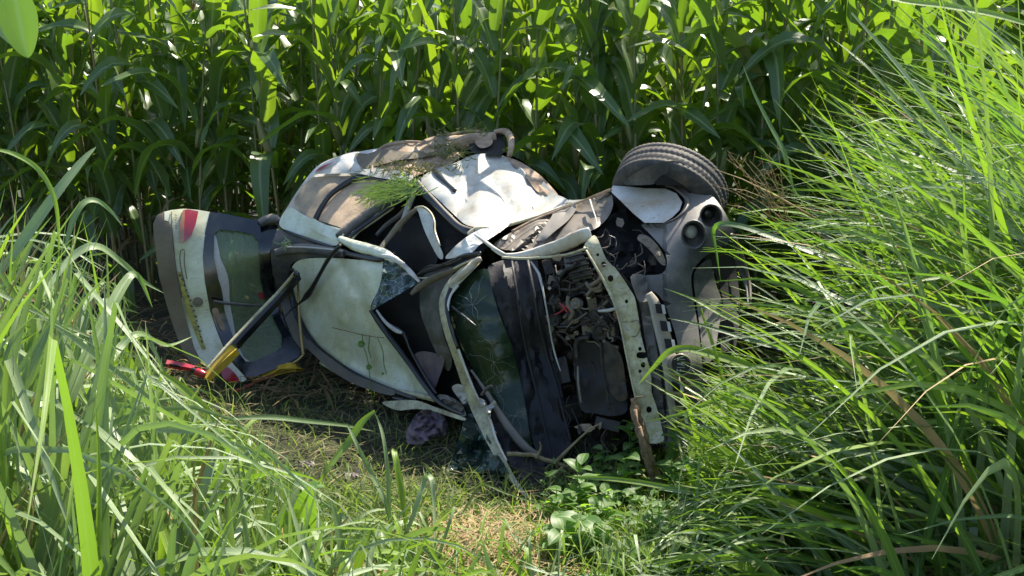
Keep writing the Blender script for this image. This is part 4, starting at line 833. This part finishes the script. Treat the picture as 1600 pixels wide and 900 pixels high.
# left: pale broad-leaved tall grass, higher towards the left border of the view
TOPL = [(-200,250),(0,300),(60,315),(140,320),(190,410),(230,520),(262,595),(330,640),(380,665),(420,695),(470,750),(540,790),(640,815),(760,850)]
mb = MB(); mbl = MB(); mbd = MB()
cntL = 0
def trimmed(mb, f, bad):
    b0, f0 = len(mb.v), len(mb.f); f()
    for v in mb.v[b0::3]:
        if bad(*pix(Vector(v))): del mb.v[b0:], mb.uv[b0:], mb.f[f0:], mb.mi[f0:]; return False
    return True
for k in range(9000):
    y = GR.uniform(2.8, 5.9); px = GR.uniform(-350, 640); x = (px-800)/1600*y; px, _ = pix(Vector((x, y, .3)))
    g = Vector((x, y, 0)); top = W(px, lerp_tab(TOPL, px), y).z
    if top < .1: continue
    if GR.random() < (.35 if px < 250 else .5): continue
    h = top * GR.uniform(.4, 1.1); wide = GR.random()
    wd = GR.uniform(.012, .024) if wide < .2 else GR.uniform(.028, .048) if wide < .8 else GR.uniform(.048, .066)
    tgt = GR.choice([mb]*16 + [mbl]*3 + [mbd])
    az = GR.gauss(.1, 1.2); mode = GR.random(); slack = GR.uniform(0, 30) if GR.random() < .94 else 70
    def mk():
        if mode < .6: blade(tgt, g, az, h*1.12, wd, rad(GR.uniform(68, 90)), rad(GR.uniform(30, 80)), GR)
        elif mode < .82: blade(tgt, g, az, h*1.4, wd, rad(GR.uniform(72, 88)), rad(GR.uniform(-80, -20)), GR, n=10)
        else: blade(tgt, g, az, h*1.2, wd, rad(GR.uniform(65, 85)), rad(60), GR, n=9, kink=(GR.uniform(.5, .8), rad(GR.uniform(-75, -30))))
    if trimmed(tgt, mk, lambda a, b: b < lerp_tab(TOPL, a) - slack): cntL += 1
    if cntL >= 1800: break
tag(mb.build('tall_grass', M['grassL'], centre=False), 'dense stand of pale tall grass filling the left foreground', 'grass', kind='stuff')
tag(mbd.build('tall_grass', M['drystem'], centre=False), 'dry straw coloured blades among the pale grass in the left foreground', 'grass', kind='stuff')
tag(mbl.build('tall_grass', M['lime'], centre=False), 'bright yellow green blades among the pale grass in the left foreground', 'grass', kind='stuff')
# right: long arching grass sweeping left over the bumper
EDGE = [(-50,1270),(60,1290),(130,1230),(200,1200),(260,1190),(330,1150),(400,1110),(470,1085),(560,1060),(640,1050),(720,1090),(800,1060),(900,980)]
mb = MB(); mb2 = MB(); mb3 = MB(); mb4 = MB()
for k in range(3700):
    y = GR.uniform(2.9, 5.9); px = GR.uniform(1120, 2400); x = (px-800)/1600*y
    if y > 4.9 and px < 1230: continue
    big = GR.random(); tall = px > 1380 and GR.random() < .36
    hgt = GR.uniform(.4, .9) if px < 1330 else GR.uniform(.6, 1.4) if px < 1550 else GR.uniform(.8, 2.0)
    e0, e1 = rad(GR.uniform(18, 72)), rad(GR.uniform(-30, 25))
    if tall: hgt = GR.uniform(1.9, 2.8); e0, e1 = rad(GR.uniform(60, 82)), rad(GR.uniform(-20, 40))
    g = Vector((x, y, 0)); az = math.pi + GR.gauss(.1, .6)
    wd = GR.uniform(.010, .020) if big < .2 else GR.uniform(.024, .040) if big < .75 else GR.uniform(.040, .058)
    t0 = GR.choice([mb]*11 + [mb2]*6 + [mb3]*4 + [mb4])
    b0 = len(t0.v); f0 = len(t0.f)
    blade(t0, g, az, hgt, wd, e0, e1, GR, n=10 if hgt > 1 else 8)
    # trim blades that would stand in front of the wreck further left than the real stand reaches
    ok = True
    for v in t0.v[b0::3]:
        vx, vy = pix(Vector(v))
        if vx < lerp_tab(EDGE, vy) - 25: ok = False; break
    if not ok: del t0.v[b0:], t0.uv[b0:], t0.f[f0:], t0.mi[f0:]
kt = 0
for k in range(2600):
    y = GR.uniform(3.2, 5.6); px = GR.uniform(1380, 2150); g = Vector(((px-800)/1600*y, y, 0)); hgt = GR.uniform(2.3, 3.5); az = math.pi + GR.gauss(.05, .35); e0 = rad(GR.uniform(55, 78)); e1 = rad(GR.uniform(-20, 35)); wd = GR.uniform(.020, .045)
    tt = GR.choice([mb]*6 + [mb2]*5 + [mb3]*3 + [mb4]); wd = .014 if tt is mb4 else wd; b0 = len(tt.v); f0 = len(tt.f); blade(tt, g, az, hgt, wd, e0, e1, GR, n=11); kt += 1
    for v in tt.v[b0::3]:
        vx, vy = pix(Vector(v))
        if vx < lerp_tab(EDGE, vy) + 40: del tt.v[b0:], tt.uv[b0:], tt.f[f0:], tt.mi[f0:]; kt -= 1; break
    if kt > 520: break
for k in range(1100):
    y = GR.uniform(3.9, 4.75); px = GR.uniform(1110, 1400); x = (px-800)/1600*y; g = Vector((x, y, 0)); hgt = GR.uniform(.4, 1.15); az = math.pi + GR.gauss(.1, .55); e0 = rad(GR.uniform(35, 80)); e1 = rad(GR.uniform(-50, 30)); wd = GR.uniform(.014, .040)
    tt = GR.choice([mb, mb2, mb3, mb3]); b0 = len(tt.v); f0 = len(tt.f); blade(tt, g, az, hgt, wd, e0, e1, GR, n=9)
    for v in tt.v[b0::3]:
        vx, vy = pix(Vector(v))
        if vx < lerp_tab(EDGE, vy) - (70 if 440 < vy < 600 else 30 if vy < 760 else 15): del tt.v[b0:], tt.uv[b0:], tt.f[f0:], tt.mi[f0:]; break
tag(mb.build('tall_grass', M['grassR'], centre=False), 'tall arching green grass filling the right foreground', 'grass', kind='stuff')
tag(mb2.build('tall_grass', M['grassL'], centre=False), 'paler blades among the tall grass in the right foreground', 'grass', kind='stuff')
tag(mb4.build('tall_grass', M['drystem'], centre=False), 'dry straw coloured blades among the tall grass in the right foreground', 'grass', kind='stuff')
tag(mb3.build('tall_grass', M['lime'], centre=False), 'bright yellow green blades among the tall grass in the right foreground', 'grass', kind='stuff')
# short grass, cut grass and straw
mb = MB(); mbs = MB()
for k in range(15000):
    px, py = GR.uniform(150, 1500), 900 - 350*GR.random()**1.3
    if py < 560 + (0 if px < 700 else 60): continue
    g = Gd(px, py); az = GR.uniform(0, 6.28)
    shade = py < 770 and 380 < px < 900
    bare = math.exp(-(((px-760)/90)**2 + ((py-860)/55)**2))
    if GR.random() < (.55 if shade else .40 + .5*bare):
        g.z = GR.uniform(.0, .03); L = GR.uniform(.05, .25); mm = mbs
        d = Vector((math.cos(az), math.sin(az), GR.uniform(-.1, .15))); pts = [g + d*L*t + Vector((0, 0, .02*math.sin(t*3)*GR.random())) for t in (0, .33, .66, 1)]
        mbs.strip(pts, [.003, .004, .004, .001] if GR.random() < .8 else [.007, .011, .009, .002], fold=.3)
    else: blade(mb, g, az, GR.uniform(.06, .22)*(0.6 if shade else 1), GR.uniform(.004, .009), rad(GR.uniform(45, 88)), rad(GR.uniform(-30, 60)), GR, n=4)
for k in range(6500):
    px, py = GR.uniform(350, 1250), GR.uniform(778, 935)
    if math.exp(-(((px-760)/80)**2 + ((py-870)/45)**2)) > GR.uniform(.2, 1): continue
    lim = 700 < px < 1000 and py < 850
    if lim and py < 795: continue
    blade(mb, Gd(px, py), GR.uniform(0, 6.28), GR.uniform(.05, .12) if lim else GR.uniform(.08, .26), GR.uniform(.005, .014), rad(GR.uniform(30, 88)), rad(GR.uniform(-50, 50)), GR, n=5)
tag(mb.build('short_grass', M['grassS'], centre=False), 'short green grass growing on the ground before the wreck', 'grass', kind='stuff')
mbq = MB()
for k in range(2600):
    g = Gd(GR.gauss(765, 80), min(930, GR.gauss(862, 30)), GR.uniform(.01, .10)); az = GR.uniform(0, 6.28); L = GR.uniform(.05, .2); d = Vector((math.cos(az), math.sin(az), GR.uniform(-.2, .3)))
    mbq.strip([g + d*L*t for t in (0, .33, .66, 1)], [.003, .005, .004, .001], fold=.3)
tag(mbq.build('dry_straw', M['drystem'], centre=False), 'patch of pale dry straw at the bottom of the view right of centre', 'straw', kind='stuff')
tag(mbs.build('cut_grass', M['straw'], centre=False), 'loose cut grass and straw scattered over the ground', 'straw', kind='stuff')
mbs = MB()
for k in range(2600):
    x, y = GR.uniform(-4, 3.5), GR.uniform(6.1, 8.8); az = GR.uniform(0, 6.28); g = Vector((x, y, GR.uniform(0, .05))); L = GR.uniform(.1, .45)
    d = Vector((math.cos(az), math.sin(az), GR.uniform(-.1, .25))); mbs.strip([g + d*L*t + Vector((0, 0, .03*math.sin(t*3))) for t in (0, .33, .66, 1)], [.01, .018, .014, .002], fold=.3)
tag(mbs.build('dead_leaf_litter', M['dead'], centre=False), 'dead brown maize leaves littering the ground at the field edge', 'leaf litter', kind='stuff')

mb = MB(); mbg = MB(); kk = 0
for k in range(3000):
    y = GR.uniform(3.1, 4.1); px = GR.uniform(330, 1150); g = Vector(((px-800)/1600*y, y, 0)); h = GR.uniform(.15, .55); wd = GR.uniform(.008, .026); tt = mb if GR.random() < .55 else mbg
    az = GR.uniform(0, 6.28); md = GR.random()
    def mk():
        if md < .6: blade(tt, g, az, h, wd, rad(GR.uniform(35, 85)), rad(GR.uniform(-50, 50)), GR, n=7)
        else: blade(tt, g, az, h*1.2, wd, rad(GR.uniform(60, 85)), rad(60), GR, n=8, kink=(GR.uniform(.4, .7), rad(GR.uniform(-70, -10))))
    low = 790 + 25*math.sin(px/60) if px > 480 else 740
    if trimmed(tt, mk, lambda a, b: b < low): kk += 1
    if kk > 700: break
tag(mb.build('short_grass', M['grassL'], centre=False), 'untidy pale grass along the bottom of the view', 'grass', kind='stuff')
tag(mbg.build('short_grass', M['lime'], centre=False), 'untidy bright green grass along the bottom of the view', 'grass', kind='stuff')
# scraps in the shade before the wreck
for (px, py, lb) in ((548, 742, 'small crumpled pale plastic scrap in the shade before the wreck'), (478, 725, 'dull grey plastic scrap at the left side of the shaded clearing'), (712, 800, 'small broken shard of pale trim near the foot of the bent pillar')):
    mb = MB(); c0 = Gd(px, py, .04); n = 7; vs = []
    for i in range(n):
        for j in range(n): vs.append(c0 + Vector(((i-3)*.014, (j-3)*.012, .03*noise.noise(Vector((i*.6, j*.6, px))))))
    vs += [v - Vector((0, 0, .003)) for v in vs]
    q = [(i*n+j, (i+1)*n+j, (i+1)*n+j+1, i*n+j+1) for i in range(n-1) for j in range(n-1) if not (i+j < 2 or i-j > 4)]
    mb.add(vs, q + [tuple(a + n*n for a in f[::-1]) for f in q]); tag(mb.build('plastic_scrap', M['grey'], smooth=False), lb, 'debris')
# broad-leaved weeds
def oval_leaf(mb, base, d, up, L, wd, droop=.3, n=7):
    pts = []; p = base.copy(); dd = d.normalized()
    for i in range(n+1): pts.append(p.copy()); p = p + dd*(L/n); dd = (dd + Vector((0, 0, -droop/n))).normalized()
    ws = [wd*max(.05, math.sin(math.pi*min(1, (i/n)**.8*.98+.02))**.8) for i in range(n+1)]
    mb.strip(pts, ws, up=up, fold=.25, across=4)
WLEAF = []
for k in range(5):
    mb = MB(); oval_leaf(mb, Vector((0, 0, 0)), Vector((1, 0, .25+.1*k)), Vector((0, 0, 1)), .09, .045+.004*k, .5+.2*k); WLEAF.append(mb.mesh('leaf', M['weed']))
WSTEM = []
for k in range(3):
    mb = MB(); mb.tube([Vector((0, 0, 0)), Vector((.01*k, .01, .12)), Vector((.02, .0, .26))], [.004, .0035, .002], 5); WSTEM.append(mb.mesh('stem', M['weed']))
def weed(px, py, H, label, sc=1, y=None):
    loc = Gd(px, py) if y is None else W(px, py, y)
    r = empty('weed_plant', loc); tag(r, label, 'weed', 'broad-leaved weeds beside the wreck')
    place(GR.choice(WSTEM), r, (0, 0, 0), (0, 0, GR.uniform(0, 6)), (1, 1, H/.26))
    n = int(H/.03)+3
    for i in range(n): place(GR.choice(WLEAF), r, (0, 0, H*(.15+.85*i/n)), (GR.uniform(-.3, .3), GR.uniform(-.5, .3), i*2.4+GR.uniform(-.3, .3)), sc*GR.uniform(.7, 1.25))
for px, py, H, lb, sc in [(940,760,.22,'small dark weed growing below the engine bay',.8),(985,745,.30,'leafy weed left of the broken branch stub',1),(1050,770,.32,'leafy weed right of the broken branch stub',1),(1000,800,.16,'low weed in front of the broken branch stub',1),(1095,800,.30,'weed under the large lit leaf near the bumper',1),
    (1140,830,.26,'weed at the foot of the right hand grass',1.1),(930,830,.14,'low weed in the cut grass below the engine bay',1),(1190,860,.22,'weed at the bottom edge under the right hand grass',1.3),(1290,840,.3,'broad weed in the shade of the right hand grass',1.7),(1420,800,.4,'large weed deep inside the right hand grass',1.8),
    (1530,740,.5,'largest leafed weed near the right border',2.1),(480,830,.26,'weed with yellow green leaf at the right end of the left hand grass',1.3),(870,870,.1,'tiny weed at the bottom edge in the straw',1),(1060,870,.14,'low weed at the bottom edge before the branch stub',1.2)]:
    weed(px, py, H, lb, sc)
for k in range(26):
    px, py = GR.uniform(860, 1260), GR.uniform(770, 900)
    if px < 960 and py < 800: py += 50
    weed(px, py, GR.uniform(.12, .3), 'leafy green weed in the lit undergrowth at lower right of centre', GR.uniform(.9, 1.5))
mb = MB()
for k in range(2600):
    px, py = GR.uniform(840, 1600), GR.uniform(700, 915)
    if px < 960 and py < 770: continue
    g = Gd(px, py); g.z = GR.uniform(.02, .16); a = GR.uniform(0, 6.28); L = GR.uniform(.03, .08)
    oval_leaf(mb, g, Vector((math.cos(a), math.sin(a), GR.uniform(-.1, .7))), Vector((GR.uniform(-.5, .5), GR.uniform(-.5, .5), 1)), L, L*GR.uniform(.35, .6), GR.uniform(0, .8), 4)
tag(mb.build('weed_ground_cover', M['weed'], centre=False), 'low leafy weeds covering the ground at lower right', 'weeds', kind='stuff')

# blades and leaves that stand out singly
def solo(name, label, cat, pts, wd, mat, fold=.25, up=Vector((.3, -.8, .5)), stem=None, group=None):
    P = [Vector(p) for p in catmull([tuple(W(*p[:3])) for p in pts], 6)]; n = len(P)-1; mb = MB()
    ws = [wd*max(.04, min(1, .35+i/n*2.6)*(1-(i/n)**3)) for i in range(n+1)]
    mb.strip(P, ws, up=up, fold=fold, across=4); return tag(mb.build(name, mat), label, cat, group)
GB = 'single grass blades standing out'
solo('wild_grass', 'long pale grass blade rising steeply to the right at the left border', 'grass', [(-10,440,4.4),(40,370,4.5),(90,300,4.6),(130,250,4.7),(150,230,4.75)], .05, M['grassL'], group=GB)
solo('wild_grass', 'yellow green blade arching down across the left border', 'grass', [(-20,232,4.2),(20,240,4.25),(60,265,4.3),(85,310,4.3),(92,370,4.3),(90,430,4.3)], .022, M['lime'], group=GB)
solo('wild_grass', 'blade arching over to the right beside the pale stand of grass', 'grass', [(100,400,4.6),(112,350,4.65),(130,318,4.7),(152,314,4.75),(175,332,4.8),(192,354,4.8)], .03, M['grassL'], group=GB)
solo('wild_grass', 'broad kinked blade pointing at the foot of the tailgate', 'grass', [(60,470,4.4),(110,405,4.6),(150,385,4.7),(190,410,4.9),(225,440,5.0),(256,458,5.1)], .038, M['grassL'], group=GB)
solo('wild_grass', 'wide grey green blade leaning right across the lower left', 'grass', [(60,760,3.4),(100,640,3.5),(150,530,3.7),(190,450,3.9),(214,430,4.0),(238,480,4.1)], .05, M['grassL'], group=GB)
solo('wild_grass', 'pale blade arching below the red ratchet', 'grass', [(100,700,3.7),(150,600,3.9),(190,540,4.1),(220,522,4.2),(260,540,4.5),(300,526,4.7)], .034, M['grassL'], group=GB)
solo('wild_grass', 'bright green blade running down to the right below the ratchet', 'grass', [(248,580,4.6),(290,610,4.6),(340,660,4.6),(390,720,4.5),(430,780,4.3)], .04, M['lime'], group=GB)
solo('wild_grass', 'long pale blade lying nearly level across the dark ground', 'grass', [(350,655,4.7),(420,652,4.8),(480,658,4.9),(540,665,5.0),(585,674,5.1)], .028, M['grassL'], group=GB)
solo('wild_grass', 'tall upright stem of the folded grass in the centre foreground', 'grass', [(610,870,4.1),(608,800,4.15),(606,740,4.2),(600,690,4.25),(592,660,4.3),(584,644,4.3)], .020, M['grassL'], group=GB)
solo('wild_grass', 'bright blade folded down to the left from the central grass tip', 'grass', [(586,642,4.3),(565,660,4.28),(545,690,4.25),(525,715,4.2),(508,740,4.15),(496,758,4.15)], .034, M['lime'], group=GB)
solo('wild_grass', 'thin blade leaning right beside the central stem', 'grass', [(612,830,4.12),(600,780,4.14),(580,740,4.2),(560,700,4.2),(545,668,4.25),(540,662,4.25)], .022, M['grassL'], group=GB)
solo('wild_grass', 'narrow folded blade right of the central stem', 'grass', [(640,880,4.05),(632,800,4.1),(622,740,4.15),(616,705,4.2),(618,720,4.15),(628,760,4.12),(634,790,4.1)], .030, M['lime'], group=GB)
solo('wild_grass', 'grey green blade bent over like a hook in the bottom centre', 'grass', [(610,880,3.95),(640,820,4.0),(655,775,4.05),(666,745,4.1),(674,750,4.05),(678,790,4.0),(680,850,3.9),(684,920,3.8)], .024, M['grassL'], group=GB)
solo('wild_grass', 'small lit blade between the hooked blade and the wreck', 'grass', [(700,845,4.3),(730,790,4.4),(752,758,4.45),(790,770,4.4),(840,786,4.35),(900,800,4.3)], .012, M['grassS'], group=GB)
solo('wild_grass', 'bright level blade crossing before the broken branch stub', 'grass', [(1110,760,4.3),(1050,762,4.35),(1000,754,4.4),(950,748,4.4),(905,746,4.45),(884,744,4.5)], .026, M['lime'], group=GB)
solo('wild_grass', 'thin grass blade lying level right of the branch stub', 'grass', [(1030,764,4.3),(1080,770,4.25),(1130,772,4.2),(1180,786,4.1)], .018, M['grassL'], group=GB)
solo('wild_grass', 'bright broad blade arching in front of the round emblem', 'grass', [(1230,590,4.5),(1180,575,4.45),(1120,556,4.45),(1075,545,4.45),(1045,550,4.45),(1020,575,4.45),(998,600,4.45)], .040, M['lime'], group=GB)
solo('wild_grass', 'bright blade pointing left across the lower grille', 'grass', [(1200,600,4.4),(1150,612,4.4),(1100,632,4.4),(1060,648,4.4),(1014,658,4.4)], .026, M['lime'], group=GB)
solo('wild_grass', 'broad blade reaching left just below the fog lamps', 'grass', [(1500,480,3.9),(1400,440,4.0),(1300,405,4.1),(1220,375,4.2),(1150,352,4.3),(1116,356,4.35),(1120,400,4.35),(1126,440,4.35)], .032, M['grassR'], group=GB)
solo('wild_grass', 'bright cut blade pointing left below the headlamp hole', 'grass', [(1240,560,4.2),(1180,520,4.3),(1120,488,4.35),(1080,466,4.4),(1042,452,4.4)], .018, M['lime'], group=GB)
solo('wild_grass', 'grey green blade pointing left at the upper grille', 'grass', [(1300,560,4.1),(1200,540,4.2),(1120,515,4.3),(1080,504,4.3),(1042,497,4.35)], .018, M['grassR'], group=GB)
solo('wild_grass', 'yellow green blade rising to the emblem from the grass', 'grass', [(1150,700,4.3),(1140,640,4.3),(1120,560,4.3),(1100,500,4.35),(1096,480,4.35)], .022, M['lime'], group=GB)
solo('wild_grass', 'long bright blade slanting across the lower right grass', 'grass', [(1310,620,3.4),(1380,640,3.4),(1450,660,3.35),(1540,640,3.3),(1620,645,3.3)], .022, M['lime'], group=GB)
solo('wild_grass', 'thick pale grass stem rising from the bottom edge at lower right', 'grass', [(1300,930,3.3),(1330,850,3.4),(1360,760,3.5),(1385,690,3.6),(1440,650,3.7),(1475,632,3.8)], .024, M['lime'], group=GB)
solo('wild_grass', 'tall blade standing up between the upturned wheel and the right hand grass', 'grass', [(1240,300,4.5),(1225,240,4.55),(1205,200,4.6),(1180,150,4.65),(1160,100,4.7)], .026, M['grassR'], group=GB)
solo('wild_grass', 'long thin blade crossing the upper right corner', 'grass', [(1330,20,3.2),(1400,100,3.3),(1470,190,3.4),(1540,300,3.4),(1610,400,3.4)], .022, M['grassL'], group=GB)
solo('wild_grass', 'nearly level bright blade at the top right corner', 'grass', [(1640,50,3.3),(1560,25,3.3),(1480,10,3.3),(1400,0,3.3),(1330,-20,3.4)], .026, M['lime'], group=GB)
solo('wild_grass', 'grey green blade arching across the upper right over the maize', 'grass', [(1620,330,3.5),(1520,270,3.6),(1430,190,3.7),(1360,110,3.8),(1300,60,3.9)], .024, M['grassR'], group=GB)
def lone_leaf(label, pts, wd, mat=None):
    P = [Vector(p) for p in catmull([tuple(W(*p)) for p in pts], 6)]; n = len(P)-1; mb = MB()
    mb.strip(P, [wd*max(.05, math.sin(math.pi*min(1, (i/n)**.75*.97+.03))**.75) for i in range(n+1)], up=Vector((.2, -.9, .4)), fold=.2, across=4)
    return tag(mb.build('lone_leaf', mat or M['lime']), label, 'leaf')
lone_leaf('large bright oval leaf low down right of the branch stub', [(1076,694,4.5),(1092,706,4.48),(1108,722,4.46),(1124,742,4.45)], .10)
lone_leaf('small round lit leaf hanging before the lower bumper', [(1112,686,4.45),(1120,676,4.45),(1128,668,4.45)], .05)
lone_leaf('yellow green oval leaf at the right end of the left hand grass', [(458,842,3.9),(458,825,3.92),(456,808,3.94),(470,798,3.95)], .085)
lone_leaf('dark oval leaf standing behind the yellow green one', [(468,850,4.0),(474,820,4.0),(478,785,4.0),(484,760,4.0)], .11, M['weed'])
lone_leaf('pale leaf edge behind the hanging leaf in the top left corner', [(-10,-10,2.8),(0,20,2.8),(16,50,2.8),(30,75,2.8)], .07, M['grassL'])
lone_leaf('big blurred yellow green leaf hanging into the top left corner', [(20,-20,2.6),(28,20,2.6),(36,60,2.6),(44,90,2.6)], .09)
# creeper hanging on the roof panel
cr = bar('creeper', [(520,512,1.6,-.0),(545,518,1.6),(570,524,1.6),(600,528,1.6)], M['twig'], off=-.08, flat=1)
cr.parent = None; cr.location = WPOS[cr.name]; tag(cr, 'thin dry vine with round leaves hanging across the white roof panel', 'vine')
for pts in ([(566,522),(568,540),(574,560),(578,590),(582,630)], [(590,528),(598,548),(600,570),(604,584)], [(578,524),(576,545),(580,560)]):
    bar('tendril', [(a, b, 1.3) for a, b in pts], M['weed'], parent=cr, off=-.09, flat=1)
for (a, b, s) in ((566,538,.05),(579,574,.04),(603,584,.02)):
    mb = MB(); oval_leaf(mb, W(a-7, b, D(a, b)-.1), Vector((1, 0, .1)), Vector((0, -1, .3)), s, s*.9, .2); mb.build('leaf', M['weed'], cr)
# grass lying on top of the wreck
mb = MB(); TR = random.Random(5)
def tuft(cx, cy, n, spread, off, L, mbx, ang=None, a_sp=.5):
    for i in range(n):
        x, y = cx + TR.gauss(0, spread[0]), cy + TR.gauss(0, spread[1]); a = (ang if ang is not None else TR.uniform(0, 6.3)) + TR.gauss(0, a_sp); l = TR.uniform(.4, 1)*L
        p = [W(x + math.cos(a)*l*t, y + math.sin(a)*l*t*.6 + 2*math.sin(t*3), D(x, y) + off - .03*math.sin(t*3)) for t in (0, .35, .7, 1)]
        mbx.strip(p, [.005, .007, .005, .001], up=Vector((0, -1, .3)), fold=.3)
tuft(614, 296, 170, (20, 8), -.10, 42, mb, math.pi*.84, .55); tuft(630, 288, 90, (9, 7), -.11, 28, mb)
tag(mb.build('grass_tuft', M['tuftg']), 'tuft of green grass lying over the muddy side windows of the wreck', 'grass', kind='stuff')
mb = MB(); tuft(640, 262, 150, (34, 6), -.07, 22, mb); tuft(700, 236, 130, (16, 8), -.1, 20, mb); tuft(730, 206, 40, (14, 4), -.05, 26, mb, -.4, .5); tuft(695, 206, 20, (10, 3), -.05, 26, mb)
tag(mb.build('straw_clump', M['straw']), 'dry grass roots caught on the muddy underside at the top of the wreck', 'straw', kind='stuff')
mb = MB(); tuft(446, 376, 12, (3, 5), -.06, 22, mb, 1.6, 1.0)
tag(mb.build('grass_wisp', M['grassL']), 'small wisp of grass caught at the roof edge above the tailgate opening', 'grass', kind='stuff')
# dry seed heads above the bumper
mb = MB()
for i in range(16):
    x0, y0 = 1230+TR.uniform(-30, 10), 330+TR.uniform(-20, 30); x1, y1 = x0 - TR.uniform(10, 110), y0 - TR.uniform(10, 110)
    P = [W(x0+(x1-x0)*t, y0+(y1-y0)*t - 10*math.sin(t*3), 4.7) for t in (0, .3, .6, 1)]; mb.tube(P, [.0022, .0018, .0014, .0006], 4)
    for q in range(5):
        t = TR.uniform(.3, 1); b = W(x0+(x1-x0)*t, y0+(y1-y0)*t - 10*math.sin(t*3), 4.7); mb.tube([b, b+Vector((TR.uniform(-.05, .05), 0, TR.uniform(-.02, .06)))], [.001, .0005], 3)
P = [W(1280,345,4.65), W(1220,310,4.7), W(1160,280,4.75), W(1110,262,4.8)]; mb.tube(P, [.006, .005, .003, .001], 6)
tag(mb.build('dry_seed_heads', M['drystem']), 'spray of fine dry reddish seed stalks reaching over the upturned tyre', 'grass', kind='stuff')
